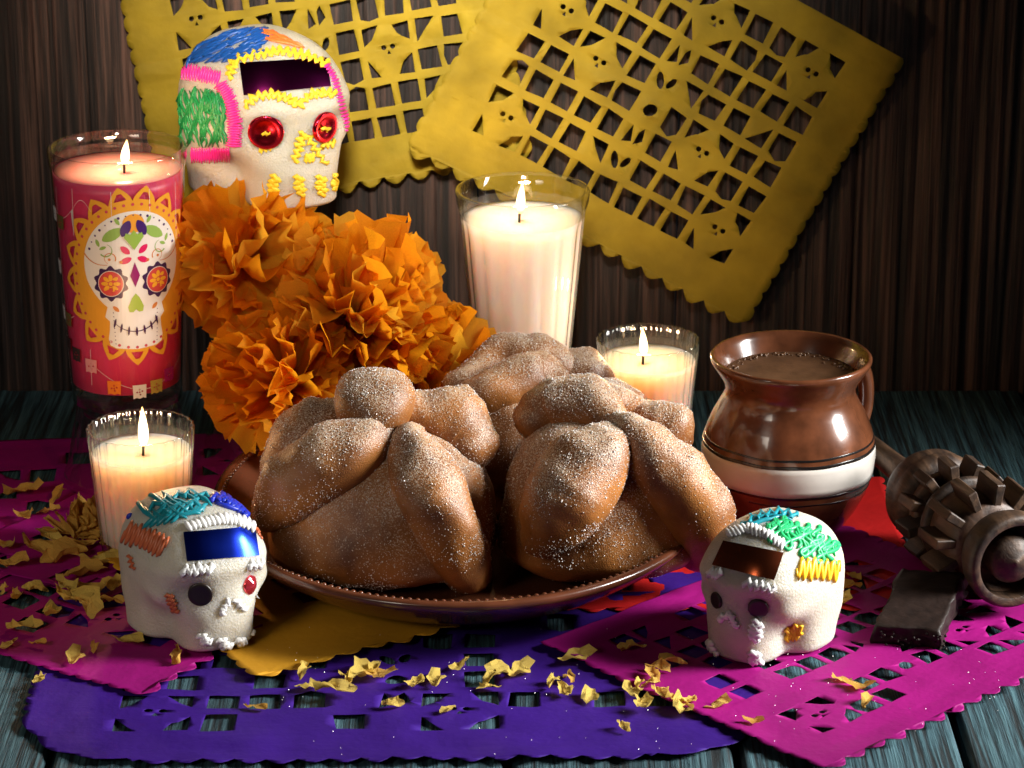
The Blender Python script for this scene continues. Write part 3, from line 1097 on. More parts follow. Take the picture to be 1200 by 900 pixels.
for (s, z, c_) in ((-.0140, .0135, (.80, .20, .02)), (.0005, .0105, (.80, .76, .72)), (.0110, .0120, (.42, .30, .06)), (.0205, .0170, (.35, .01, .14)),
                   (-.058, .112, (.74, .70, .68)), (-.049, .109, (.13, .10, .03)), (-.057, .080, (.74, .70, .68)), (-.047, .050, (.16, .12, .04)), (-.056, .052, (.74, .70, .68)),
                   (-.050, .034, (.05, .03, .03)), (-.040, .030, (.05, .03, .03)), (-.028, .0255, (.75, .30, .30))):
    w_ = .0040
    hl = [circ(s + dx, z + .004 + dz, .00055, 6) for dx, dz in ((-.0015, 0), (.0015, 0.0005), (0, .0017), (0.0003, -.0015), (0, 0))]
    decal('printed_flag', [[(s - w_, z + .0085), (s - w_ * .92, z), (s - w_ * .5, z + .0007), (s, z), (s + w_ * .5, z + .0007), (s + w_ * .92, z), (s + w_, z + .0085)]] + hl, c_, 1, big=False)

# clear tumbler, upside down behind the flowers: the big skull stands on it
gt = G(312, 520)
tg = empty('upturned_glass', (gt.x, gt.y, .0006), label='tall upturned clear tumbler behind the orange flowers holding up the big skull', cat='glass')
gp = [(.0365, .0), (.0375, .001), (.0368, .005), (.0345, .02), (.0315, .06), (.029, .10), (.0265, .157), (.0258, .1605), (.0, .1610)]
part('bowl', revolve(gp, 128, lambda r, z, a: r - (.0010 * (.5 + .5 * math.cos(a * 16)) if .012 < z < .14 else 0)), M['glass2'], tg)
part('thick_base', revolve([(.0, .150), (.0235, .150), (.0248, .152), (.0250, .1595), (.0, .160)], 48), M['glass2'], tg)


# ------------------------------------------------------------------ paper marigolds
def petal_mesh(kind, seed):
    rs = random.Random(seed)
    L, Wd = 1.0, (1.30 if kind == 0 else 1.0)
    nu, nv = 18, 8
    V, F = [], []
    ph, ph2 = rs.uniform(0, 6), rs.uniform(0, 6)
    fr = rs.uniform(2.2, 3.6)
    jag = [rs.uniform(-.07, .05) for _ in range(nu + 1)]
    curl = rs.uniform(-.22, .22)
    side = rs.uniform(-.25, .25)
    for i in range(nu + 1):
        u = i / nu * 2 - 1
        for j in range(nv + 1):
            v = j / nv
            wv = Wd * (.16 + .84 * v ** .8) * (1 - .08 * v * v)
            ln = v * L * (1 + (jag[i] * v ** 4)) * (1 - .13 * u * u * v)
            ru = math.sin(u * PI * fr + ph) * .085 * v ** 1.3 + math.sin(u * PI * fr * 2.3 + ph2) * .045 * v ** 3 + .03 * v * noise.noise(Vector((u * 3, v * 3, seed)))
            cup = .22 * u * u * v
            x = u * wv * .5
            y = ru + cup + curl * v ** 2.5 + side * u * v * .3
            V.append(Vector((x, y, ln)))
    for i in range(nu):
        for j in range(nv):
            q = i * (nv + 1) + j
            F.append((q, q + nv + 1, q + nv + 2, q + 1))
    me = bpy.data.meshes.new('petal'); me.from_pydata([tuple(p) for p in V], [], F)
    me.polygons.foreach_set('use_smooth', [True] * len(me.polygons))
    return me


PM = []
for i in range(20):
    me = petal_mesh(i % 2, 100 + i)
    me.materials.append(M['crepe'] if i % 3 else M['crepe2'])
    PM.append(me)


def flower(c, axis, R, n, spread, seed, label, stem_to, squash=1.0, inner=.45):
    """pompon: petals fan out from the heart, crowded round the axis"""
    rs = random.Random(seed)
    axis = Vector(axis).normalized()
    base = Vector(c) - axis * R * .45
    o = empty('paper_flower', base, label=label, cat='paper flower', group='orange crepe paper flowers')
    q = axis.to_track_quat('Z', 'Y')
    for i in range(n):
        t = (i + .5) / n
        pol = spread * math.sqrt(t)                # angle off the axis
        az = i * 2.39996 + rs.uniform(-.25, .25)
        d = Vector((math.sin(pol) * math.cos(az), math.sin(pol) * math.sin(az), math.cos(pol)))
        Lp = R * lerp(1.36, 1.02, (pol / spread) ** 2) * rs.uniform(.78, 1.16) * (squash if pol > 1.2 else 1)
        zax = (q @ d).normalized()
        # petals face the axis
        yax = (axis - zax * axis.dot(zax))
        if yax.length < 1e-3: yax = zax.orthogonal()
        yax.normalize()
        xax = yax.cross(zax)
        m3 = Matrix((xax, yax, zax)).transposed()
        m3 = m3 @ Matrix.Rotation(rs.uniform(-.5, .5), 3, 'Z') @ Matrix.Rotation(rs.uniform(-.2, .2), 3, 'X')
        p = link('petal', rs.choice(PM), None, o)
        p.rotation_euler = m3.to_euler()
        s = Lp
        p.scale = (s * rs.uniform(.85, 1.15), s * rs.uniform(.8, 1.2), s)
    pts = [Vector((0, 0, 0)), -axis * R * .5 + Vector((0, 0, -R * .2)), Vector(stem_to) - base]
    b2_ = [pts[0].lerp(pts[1], t).lerp(pts[1].lerp(pts[2], t), t) for t in [k / 8 for k in range(9)]]
    part('stem', tube(b2_, .0016, 6), M['stem'], o)
    return o


gt_ = (gt.x, gt.y)
ft = [(D(290, 300, .052), (.25, -.85, .45), .041, 50, 1.8, 'ragged orange paper flower under the big skull, beside the pink candle'),
      (D(432, 348, .038), (.40, -.55, .75), .045, 72, 1.75, 'full round orange paper flower, the largest of the bunch'),
      (D(320, 442, .004), (-.30, -.75, .55), .037, 46, 1.75, 'orange paper flower drooping over the plate rim'),
      (D(508, 440, .040), (.45, -.50, .65), .038, 46, 1.8, 'orange paper flower tucked behind the breads'),
      (D(375, 410, .045), (.0, -.6, .7), .034, 34, 1.8, 'deep orange paper flower nestled in the middle of the bunch')]
for i, (cc, ax, R, n, spd, lab) in enumerate(ft):
    flower(cc, ax, R, n, spd, 40 + i, lab, (cc.x + ax[0] * -.03, max(.075, cc.y + .05), .001))


# ------------------------------------------------------------------ sugar skulls
class Skull:
    def __init__(s, base_px, y, z0, S, yaw, label, roll=0.0, pitch=0.0, wide=1.0):
        c = D(base_px[0], base_px[1], y)
        s.o = empty('sugar_skull', (c.x, y, z0), (pitch, roll, yaw), label=label, cat='skull', group='molded white sugar skulls')
        a0, b0, n = .465 * wide, .57, 2.9
        nu, nv = 96, 60
        V, F = [], []

        def ss(e0, e1, x):
            t = min(1, max(0, (x - e0) / (e1 - e0)))
            return t * t * (3 - 2 * t)

        for j in range(nv + 1):
            t = j / nv
            if t < .06: z, p = .0 + .03 * (t / .06), .93 + .05 * math.sin(t / .06 * PI / 2)
            elif t < .5: k = (t - .06) / .44; z = .03 + .49 * k; p = .98 + .03 * ss(0, 1, k) - .0
            else:
                f = (t - .5) / .5 * PI / 2
                z = .52 + .48 * math.sin(f); p = 1.01 * max(.0, math.cos(f)) ** .80
            for i in range(nu):
                a = 2 * PI * i / nu            # 0 = face, -Y
                an = abs(math.atan2(math.sin(a), math.cos(a)))
                r = (abs(math.sin(a) / a0) ** n + abs(math.cos(a) / b0) ** n) ** (-1 / n)
                r *= p
                low = 1 - ss(.17, .46, z)
                # hollow cheeks, jaw narrower than the cranium
                r *= 1 - .34 * math.exp(-((an - .95) / .40) ** 2) * low
                r *= 1 - .07 * (1 - ss(0, .30, z)) * ss(1.9, 2.4, an)
                # eye sockets, nose, brow
                for e in (-1, 1):
                    da = (math.atan2(math.sin(a), math.cos(a)) - e * .47) / .27
                    r -= .078 * math.exp(-(da * da + ((z - .46) / .12) ** 2))
                r += .022 * math.exp(-((an) / .9) ** 2 - ((z - .62) / .06) ** 2) + .03 * math.exp(-((an - .95) / .22) ** 2 - ((z - .36) / .08) ** 2)
                r += .022 * math.exp(-((an) / .40) ** 2 - ((z - .20) / .12) ** 2)
                d = Vector((math.sin(a), -math.cos(a), 0))
                q = d * r + Vector((0, 0, z))
                q += d * .007 * noise.noise(q * 5 + Vector((yaw * 9, 0, 0))) + d * .0022 * noise.noise(q * 30)
                V.append(q * S)
        for j in range(nv):
            for i in range(nu):
                k = (i + 1) % nu
                F.append((j * nu + i, j * nu + k, (j + 1) * nu + k, (j + 1) * nu + i))
        F.append(tuple(range(nu))); F.append(tuple(nv * nu + i for i in range(nu)))
        part('sugar_body', (V, F), M['skull'], s.o)
        mw = rootm(s.o)
        s.mw, s.inv = mw, mw.inverted()
        s.bvh = BVHTree.FromPolygons([mw @ v for v in V], F)
        s.S = S

    def hit(s, px, py, off=0.0):
        d = ray(px, py).normalized()
        loc, nrm, idx, dist = s.bvh.ray_cast(CAM, d)
        if loc is None:
            mid = s.mw @ Vector((0, 0, s.S * .5))
            t = (mid - CAM).dot(d)
            loc, nrm, idx, dist = s.bvh.find_nearest(CAM + d * t)
        if nrm.dot(d) > 0: nrm = -nrm
        return loc + nrm * off, nrm

    def ice(s, name, lines, r, col, off=.35):
        vf = []
        for ln in lines:
            pts = [s.hit(x, y, r * off)[0] for x, y in ln]
            # even out jumps
            vf.append(rope(pts, r))
        return part(name, local(join(*vf), s.o), ICE[col], s.o)

    def patch(s, name, quad, mat, off=.0006, n=8):
        V, F = [], []
        for i in range(n + 1):
            for j in range(n + 1):
                a, b = i / n, j / n
                x = lerp(lerp(quad[0][0], quad[1][0], a), lerp(quad[3][0], quad[2][0], a), b)
                y = lerp(lerp(quad[0][1], quad[1][1], a), lerp(quad[3][1], quad[2][1], a), b)
                V.append(s.hit(x, y, off)[0])
        for i in range(n):
            for j in range(n):
                q = i * (n + 1) + j
                F.append((q, q + n + 1, q + n + 2, q + 1))
        return part(name, local((V, F), s.o), mat, s.o)

    def disc(s, name, cx, cy, rpx, mat, off=.0008, cone=0.0, n=26, rim=True):
        p, nr = s.hit(cx, cy)
        ns = Vector((0, 0, 0))
        for k in range(8):
            ns += s.hit(cx + rpx * .8 * math.cos(k * .785), cy + rpx * .8 * math.sin(k * .785))[1]
        nr = ns.normalized()
        rr = rpx * (p - CAM).length / FPX
        a = nr.orthogonal().normalized(); b = nr.cross(a)
        mx = max((s.hit(cx + rpx * .9 * math.cos(k * .785), cy + rpx * .9 * math.sin(k * .785))[0] - p).dot(nr) for k in range(8))
        c0 = p + nr * (off + max(0, mx) * .6)
        V, F = [], []
        prof = [(1.0, -.0022), (1.0, .0), (.93, .0003), (.6, -cone * .45), (.25, -cone * .85)]
        for (k, h) in prof:
            for i in range(n):
                an = 2 * PI * i / n
                V.append(c0 + (a * math.cos(an) + b * math.sin(an)) * rr * k + nr * h)
        for j in range(len(prof) - 1):
            for i in range(n):
                l = (i + 1) % n
                F.append((j * n + i, j * n + l, (j + 1) * n + l, (j + 1) * n + i))
        F.append(tuple((len(prof) - 1) * n + i for i in range(n)))
        return part(name, local((V, F), s.o), mat, s.o)


def zz(p0, p1, amp, k, per=4, shape='loop', jit=.15, seed=1):
    """zigzag or looping string between two places, amp across it"""
    rs = random.Random(seed)
    p0, p1 = Vector(p0), Vector(p1)
    t = p1 - p0
    nrm = Vector((-t.y, t.x)).normalized()
    out = []
    n = k * per * 2
    for i in range(n + 1):
        f = i / n
        ph = f * k * 2 * PI
        a = amp * (1 + rs.uniform(-jit, jit))
        q = p0 + t * f + nrm * (a * math.sin(ph))
        if shape == 'loop': q += t.normalized() * (amp * .45 * math.sin(2 * ph))
        out.append((q.x, q.y))
    return out


def zzp(path, amp, k, **kw):
    """the same along a bent path"""
    out = []
    tot = sum(math.dist(a, b) for a, b in zip(path, path[1:]))
    for i, (a, b) in enumerate(zip(path, path[1:])):
        out += zz(a, b, amp, max(1, round(k * math.dist(a, b) / tot)), seed=i + 3, **kw)
    return out


# ---- big skull on the tumbler
s1 = Skull((312, 235), gt.y, .1620, .0960, RD(32), 'large sugar skull with violet forehead foil and red foil eyes above the flowers', wide=.95)
s1.patch('forehead_foil', [(281, 74), (382, 68), (387, 101), (286, 112)], FOIL['violet'])
for (x, y, r) in ((312, 152, 21), (378, 148, 18.5)):
    s1.disc('eye_foil', x, y, r, FOIL['red'], off=.0022, cone=.0022)
    s1.ice('eye_centre', [zz((x - 5, y + 1), (x + 5, y + 2), 2, 2)], .0011, 'yellow', 2.2)
s1.ice('crown_icing', [zzp([(268, 92), (275, 72), (300, 64), (330, 60), (362, 66), (384, 76)], 5, 17, jit=.3)], .0012, 'yellow')
s1.ice('brow_icing', [zzp([(286, 125), (298, 114), (320, 110), (340, 117), (350, 124), (362, 112), (380, 108), (393, 112)], 5, 17, jit=.3)], .0012, 'yellow')
s1.ice('cheek_icing', [zz((304, 175), (320, 170), 4, 3), zz((376, 170), (392, 168), 3.5, 3)], .0013, 'yellow')
s1.ice('nose_icing', [zz((356, 155), (344, 190), 5, 5, jit=.3), zz((358, 156), (382, 194), 4, 5, jit=.3), zz((357, 186), (368, 184), 4, 3)], .0012, 'yellow')
for (a, b) in (((324, 206), (318, 228)), ((350, 206), (352, 230)), ((376, 206), (376, 230)), ((396, 206), (392, 224))):
    s1.ice('tooth_icing', [zz(a, b, 5, 4, jit=.4)], .0013, 'yellow')
tick = []
rs = random.Random(5)


def ticks(path, w, k, slant=0.0):
    out = []
    tot = sum(math.dist(a, b) for a, b in zip(path, path[1:]))
    for a, b in zip(path, path[1:]):
        n = max(2, round(k * math.dist(a, b) / tot))
        A, B = Vector(a), Vector(b)
        t = (B - A).normalized(); nn = Vector((-t.y, t.x))
        for i in range(n):
            c_ = A.lerp(B, (i + .5) / n)
            ww = w * rs.uniform(.85, 1.12)
            out.append([tuple(c_ + nn * ww * e + t * slant * e * ww) for e in (-1, -.5, 0, .5, 1)])
    return out


s1.ice('hairline_icing', ticks([(213, 84), (235, 86), (258, 92)], 9, 15) + ticks([(258, 98), (270, 118), (276, 145), (274, 172)], 8.5, 26)
       + ticks([(270, 181), (250, 182), (224, 182)], 9, 16), .0010, 'pink')
s1.ice('hairline_icing', ticks([(380, 72), (392, 92), (400, 120), (408, 150), (412, 176)], 4, 26), .0010, 'pink')
gl = []
for i in range(24):
    x = 208 + i * 2.4
    y0 = 103 + rs.uniform(-2, 4) + abs(i - 9) * .2
    y1 = 168 + rs.uniform(-8, 6)
    if 13 < i < 18: y1 = 128 + rs.uniform(-3, 12)
    gl.append([(x + rs.uniform(-1.4, 1.4) + 2.2 * math.sin(k * .9 + i), lerp(y0, y1, k / 12)) for k in range(13)])
for i in range(4):
    gl.append([(240 + i * 6 + 3 * math.sin(k * 1.0 + i), lerp(130, 172, k / 9)) for k in range(10)])
s1.ice('side_icing', gl, .0010, 'green')
bl = []
for i in range(26):
    f = i / 25
    x0 = 217 + 90 * f; yt = 62 - 30 * math.sin(f * 1.6 + .1)
    for k in range(4):
        xx, yy = x0 + rs.uniform(-4, 4), lerp(yt, 74 - 6 * f, rs.uniform(.05, .95))
        bl.append([(xx - 10 + q * 5, yy + 4 - q * 2 + rs.uniform(-1, 1)) for q in range(5)])
s1.ice('scalp_icing', bl, .0013, 'blue')
s1.ice('scalp_icing', [[(302 + i * 4 + q * 4.5, 34 + i * 1.6 + rs.uniform(-1.2, 1.2) + q * (1.0 + i * .1)) for q in range(6)] for i in range(9)]
       + [[(304 + i * 5 + q * 4, 39 + i * 1.9 + q * 1.2) for q in range(5)] for i in range(8)]
       + [[(308 + i * 6 + q * 4, 44 + i * 1.2 + q * 1.5) for q in range(5)] for i in range(6)], .0012, 'orange')

# ---- left skull with blue foil
s2 = Skull((228, 716), -.177, .0062, .0715, RD(30), 'small sugar skull with blue forehead foil and teal and blue icing hair', wide=1.0)
s2.patch('forehead_foil', [(215, 624), (298, 617), (303, 651), (219, 658)], FOIL['blue'])
s2.disc('eye_disc', 235, 695, 14.5, M['socket'])
s2.disc('gem_eye', 291, 685, 12, M['gem'], cone=-.003, n=9)
s2.ice('brow_icing', [zz((213, 668), (250, 667), 5, 5, jit=.3)], .0015, 'white')
s2.ice('brow_icing', [zz((290, 662), (308, 660), 4, 3, jit=.3)], .0014, 'white')
s2.ice('crown_icing', ticks([(218, 618), (240, 612), (262, 608), (282, 611), (298, 618)], 6.5, 15, .35), .0019, 'white')
s2.ice('nose_icing', [zz((268, 702), (258, 720), 2.5, 3, jit=.4), zz((274, 702), (287, 716), 2.5, 3, jit=.4)], .0015, 'white')
s2.ice('cheek_icing', [zz((304, 697), (308, 722), 3.5, 4, jit=.4)], .0015, 'white')
for (x, y) in ((240, 748), (263, 753), (284, 753), (302, 744)):
    s2.ice('tooth_icing', [zz((x - 5, y - 5), (x + 4, y + 6), 3.5, 3, jit=.5)], .0016, 'white')
s2.ice('side_icing', [zz((147, 622), (194, 642), 12, 9, shape='zig', jit=.2)], .0011, 'rust')
s2.ice('cheek_swirl', [zz((198, 696), (206, 718), 4, 5, jit=.4)], .0009, 'rust')
s2.ice('ear_icing', [zz((152, 650), (157, 668), 2.5, 3)], .0008, 'rust')
s2.ice('ear_icing', [zz((300, 618), (309, 632), 2.5, 4)], .0008, 'rust')
tl = [[(170 + i * 9 + q * 3.5, 596 - i * 2 + 14 * math.sin(q * .35) + (q - 4) * rs.uniform(-1, 1)) for q in range(9)] for i in range(6)]
tl += [[(232 - q * 4 - i * 8, 585 + q * 3.6 + i * 1.5) for q in range(9)] for i in range(5)]
tl += [zzp([(172, 598), (200, 584), (225, 578), (245, 584)], 4, 5), [(205 + q * 5, 603 + math.sin(q) * 1.5) for q in range(7)]]
for i in range(16):
    x0, y0 = rs.uniform(162, 238), rs.uniform(584, 602)
    a_, l_ = rs.choice((-.5, -.3, .6, .9)), rs.uniform(18, 34)
    tl.append([(x0 + l_ * (q / 6 - .5), y0 + l_ * (q / 6 - .5) * a_ + 2 * math.sin(q * .8 + i)) for q in range(7)])
s2.ice('scalp_icing', tl, .0014, 'teal')
s2.ice('scalp_icing', [zzp([(246, 584), (262, 584), (278, 592), (292, 605)], 5, 8, jit=.3), [(250 + q * 4, 580 + q * 1.6) for q in range(9)], [(252 + q * 4, 590 + q * 1.3) for q in range(9)]], .0015, 'royal')
s2.ice('temple_icing', [[(150 + q, 608 - q * 1.2) for q in range(6)]], .0015, 'royal')

# ---- right skull with copper foil
s3 = Skull((903, 735), -.192, .0046, .0675, RD(-40), 'small sugar skull with copper forehead foil and bright green icing hair', wide=.97)
s3.patch('forehead_foil', [(848, 634), (918, 648), (907, 680), (835, 662)], FOIL['copper'])
s3.disc('eye_disc', 841, 703, 10, M['socket'])
s3.disc('eye_disc', 889, 711, 12.5, M['socket'], n=12)
s3.ice('crown_icing', ticks([(853, 626), (875, 619), (898, 626), (918, 640)], 6, 14, .4), .0018, 'white')
s3.ice('brow_icing', [zz((832, 670), (845, 674), 4, 3, jit=.3)], .0016, 'white')
s3.ice('brow_icing', [zz((872, 682), (908, 692), 4.5, 5, jit=.3)], .0015, 'white')
s3.ice('nose_icing', [zz((858, 718), (842, 726), 2, 2), zz((856, 718), (864, 736), 2.5, 3)], .0017, 'white')
s3.ice('cheek_icing', [zz((888, 728), (882, 750), 6, 4, jit=.2)], .0015, 'white')
s3.ice('cheek_icing', [zz((826, 720), (822, 738), 2.5, 3, jit=.4)], .0015, 'white')
s3.ice('tooth_icing', [zz((830, 750), (838, 768), 4, 3, jit=.4)], .0016, 'white')
s3.ice('tooth_icing', [zz((884, 764), (886, 778), 5, 3, jit=.3)], .0016, 'white')
s3.ice('side_icing', [zz((933, 666), (983, 670), 11, 7, shape='zig', jit=.15)], .0014, 'amber')
s3.ice('cheek_swirl', [zz((920, 744), (940, 738), 7, 4, jit=.4)], .0010, 'amber')
s3.ice('scalp_icing', [zzp([(862, 622), (885, 606), (915, 600), (935, 606)], 4, 7, jit=.4), [(868 + q * 6, 618 - q * 1.6 + rs.uniform(-1, 1)) for q in range(10)],
                       [(880 + q * 6, 610 - math.sin(q * .4) * 5) for q in range(9)]], .0012, 'teal')
gr = [zzp([(904, 620), (978, 652)], 15, 4, jit=.05, per=9), zzp([(905, 610), (978, 644)], 8, 5, jit=.1, per=8),
      zzp([(898, 614), (962, 624)], 6, 5, jit=.1, per=8)]
for i in range(9):
    x0, y0 = 905 + i * 8.5, 612 + i * 3.6 + rs.uniform(-4, 4)
    gr.append([(x0 + 7 * math.sin(q * .55 + i), y0 - 6 + q * 2.6) for q in range(12)])
s3.ice('scalp_icing', gr, .0012, 'bright_green')


# ------------------------------------------------------------------ clay mug
jg = G(921, 613)
jug = empty('clay_mug', (jg.x, jg.y, .0036), label='round bellied red clay mug of drinking chocolate with a white band', cat='mug')
jo = [(.0001, .0), (.033, .0), (.0345, .0012), (.039, .008), (.0445, .019), (.0478, .030), (.0488, .040), (.0483, .048), (.0462, .056), (.0428, .064), (.0392, .0705),
      (.0368, .0755), (.0362, .079), (.0378, .0835), (.0408, .0885), (.0438, .0930), (.0449, .0950), (.0451, .0968), (.0441, .0980), (.0425, .0976), (.0405, .094), (.036, .086),
      (.0335, .079), (.0345, .073), (.038, .066), (.042, .056), (.0440, .045), (.042, .025), (.030, .006), (.0001, .005)]
jw = lambda r, z, a: r * (1 + .006 * math.sin(a * 2 + 1) + .004 * noise.noise(Vector((math.cos(a) * 2, math.sin(a) * 2, z * 60))))
part('body', revolve(jo, 96, jw), M['jug'], jug)


def jr(z):
    for (r0, z0), (r1, z1) in zip(jo[:18], jo[1:18]):
        if z0 <= z <= z1 and z1 > z0: return lerp(r0, r1, (z - z0) / (z1 - z0))
    return .045


def band(name, z0, z1, mat, off):
    zs = [lerp(z0, z1, i / 5) for i in range(6)]
    prof = [(jr(z0) - .0004, z0)] + [(jr(z) + off, z) for z in zs] + [(jr(z1) - .0004, z1)]
    V, F = revolve(prof, 96, jw)
    V = [p + Vector((0, 0, .0009 * noise.noise(Vector((p.x * 45, p.y * 45, z0 * 90))))) for p in V]
    part(name, (V, F), mat, jug)


band('white_band', .0300, .0470, M['white_paint'], .00022)
band('black_line', .0470, .0488, M['black_paint'], .00030)
band('black_line', .0512, .0524, M['black_paint'], .00020)
band('black_line', .0284, .0300, M['black_paint'], .00030)
band('black_line', .0240, .0250, M['black_paint'], .00020)
ha = RD(24)
hp = []
for i in range(17):
    t = i / 16
    a = lerp(PI * .52, -PI * .48, t)
    rr = .0385 + .0110 * max(0, math.cos(a)) ** .8
    zz_ = .064 + .0215 * math.sin(a) + .003
    if i == 0: rr = .0425
    if i == 16: rr = .0440
    hp.append((rr * math.cos(ha), rr * math.sin(ha), zz_))
part('handle', tube(hp, [(.0040 if i == 0 else .0046) for i in range(17)], 14, (0, 0, 1)), M['jug'], jug)
dk = part('drink', revolve([(.0001, .0868), (.02, .0868), (.033, .0870), (.0362, .0874)], 64), M['cocoa'], jug)
bb = []
rs = random.Random(9)
for i in range(100):
    a = rs.uniform(.2, 3.2) if i < 80 else rs.uniform(0, 6.28)
    r = .0350 - abs(rs.gauss(0, .0030))
    s = rs.uniform(.0004, .0012)
    bb.append(ball((r * math.cos(a), r * math.sin(a), .0872), s, s, s * .9, 8, 5))
fo = part('foam_bubbles', join(*bb), M['bubble'], dk); fo['kind'] = 'stuff'

# ------------------------------------------------------------------ wooden whisk (lies on its side, head towards the camera)
e0 = G(1190, 662, .0330); e1 = G(1072, 568, .0330)
ml_ = empty('wooden_whisk', (e0.x, e0.y, .0345), label='carved wooden chocolate whisk with toothed head lying beside the clay mug', cat='whisk')
dv = Vector((e1.x - e0.x, e1.y - e0.y, .0)).normalized()
ml_.rotation_euler = dv.to_track_quat('Z', 'Y').to_euler()


def ringpart(name, prof, mat, n=64, rf=None): return part(name, revolve(prof, n, rf), mat, ml_)


ringpart('end_ring', [(.0205, .0), (.0240, -.0012), (.0258, .0006), (.0262, .004), (.0250, .012), (.0225, .018), (.0150, .021), (.0150, .020), (.0200, .015), (.0215, .008), (.0205, .0)], M['molinillo'])
part('end_cup', revolve([(.0001, .0165), (.019, .0165), (.0205, .010)], 48), M['molinillo_dark'], ml_)
ringpart('hub', [(.0001, -.0019), (.0015, -.0018), (.0018, -.0013), (.0032, -.0016), (.0036, -.0010), (.0052, -.0013), (.0056, -.0007), (.0074, -.0008), (.0078, -.0002), (.0100, .0002), (.0104, .0008), (.0120, .0018), (.0130, .004), (.0126, .017)], M['molinillo'])
ringpart('core', [(.0125, .016), (.0150, .02), (.0165, .03), (.0165, .062), (.0150, .078), (.0170, .085)], M['molinillo_dark'])


def teeth(z0, z1, r0, r1, n, ph, mat, wfrac=.55):
    me = None
    for i in range(n):
        a = ph + 2 * PI * i / n
        w = PI * r1 / n * 2 * wfrac
        vs = [(r0, -w * .42, z0 + .001), (r0, w * .42, z0 + .001), (r1 * .98, w * .5, z0), (r1 * .98, -w * .5, z0),
              (r0, -w * .42, z1 + .002), (r0, w * .42, z1 + .002), (r1, w * .5, z1), (r1, -w * .5, z1)]
        fs = [(0, 1, 2, 3), (4, 7, 6, 5), (0, 3, 7, 4), (1, 5, 6, 2), (3, 2, 6, 7), (0, 4, 5, 1)]
        if me is None:
            me = mesh('tooth', [Vector(v) for v in vs], fs, False)
            bm = bmesh.new(); bm.from_mesh(me)
            bmesh.ops.bevel(bm, geom=bm.edges[:], offset=.0006, segments=1, affect='EDGES')
            bm.to_mesh(me); bm.free()
            me.materials.append(mat)
        t = link('tooth', me, None, ml_)
        t.rotation_euler = (0, 0, a)


ringpart('toothed_drum', [(.0165, .026), (.0215, .0265), (.0235, .034), (.0240, .046), (.0225, .056), (.018, .058)], M['molinillo_dark'])
teeth(.026, .048, .0205, .0340, 12, .1, M['molinillo'], .30)
ringpart('loose_ring', [(.0170, .0575), (.0245, .0570), (.0260, .0590), (.0255, .0620), (.0235, .0635), (.0170, .0635), (.0170, .0575)], M['molinillo'])
teeth(.064, .080, .0185, .0320, 12, .35, M['molinillo'], .34)
ringpart('loose_ring', [(.0170, .0760), (.0215, .0755), (.0225, .0780), (.0220, .0830), (.0170, .0840), (.0170, .0760)], M['molinillo_dark'])
ringpart('neck_bulb', [(.0150, .083), (.0240, .086), (.0265, .090), (.0272, .0945), (.0258, .0965), (.0265, .0990), (.0262, .1040), (.0235, .1100), (.0170, .1150), (.0110, .1180), (.0090, .1200)], M['molinillo'])
part('handle', tube([(0, 0, .117), (0, -.0, .15), (0, 0, .20)], [.0085, .0072, .0065], 16), M['molinillo'], ml_)

# ------------------------------------------------------------------ chocolate piece
cc = G(1077, 737)
ch = empty('chocolate_piece', (cc.x, cc.y, .0048), (RD(9), 0, RD(-13)), label='broken rough piece of dark chocolate tablet on the magenta paper', cat='chocolate')
bm = bmesh.new()
nx, ny, nz = 22, 36, 7
SXc, SYc, SZc = .0345, .060, .0135
bmesh.ops.create_cube(bm, size=1.0)
bmesh.ops.subdivide_edges(bm, edges=bm.edges[:], cuts=20, use_grid_fill=True)
for v in bm.verts:
    x, y, z = v.co
    q = Vector((x * SXc, y * SYc, (z + .5) * SZc))
    # bevelled top edges, crumbly broken sides
    top = max(0, z) * 2
    q.x *= 1 - .05 * top ** 3; q.y *= 1 - .03 * top ** 3
    side = 1.0 if (abs(x) > .49 or abs(y) > .49) else .0
    nn = noise.noise(q * 260) * .0013 + noise.noise(q * 90 + Vector((3, 0, 0))) * .0016
    d = Vector((x if abs(x) > .49 else 0, y if abs(y) > .49 else 0, .25 * z if z > .49 else 0))
    q += d * 2 * nn * (1 if side else .3)
    q.x += q.y * .12
    v.co = q
me = bpy.data.meshes.new('slab'); bm.to_mesh(me); bm.free()
me.polygons.foreach_set('use_smooth', [True] * len(me.polygons))
link('slab', me, M['choc'], ch)
cr = []
rs = random.Random(3)
for i in range(60):
    s = rs.uniform(.0003, .0009)
    cr.append(ball((rs.uniform(-.017, .017), -.031 + rs.uniform(-.002, .002), rs.uniform(.002, .012)), s, s, s, 6, 4))
co = part('chocolate_crumbs', join(*cr), M['choc'], ch); co['kind'] = 'stuff'


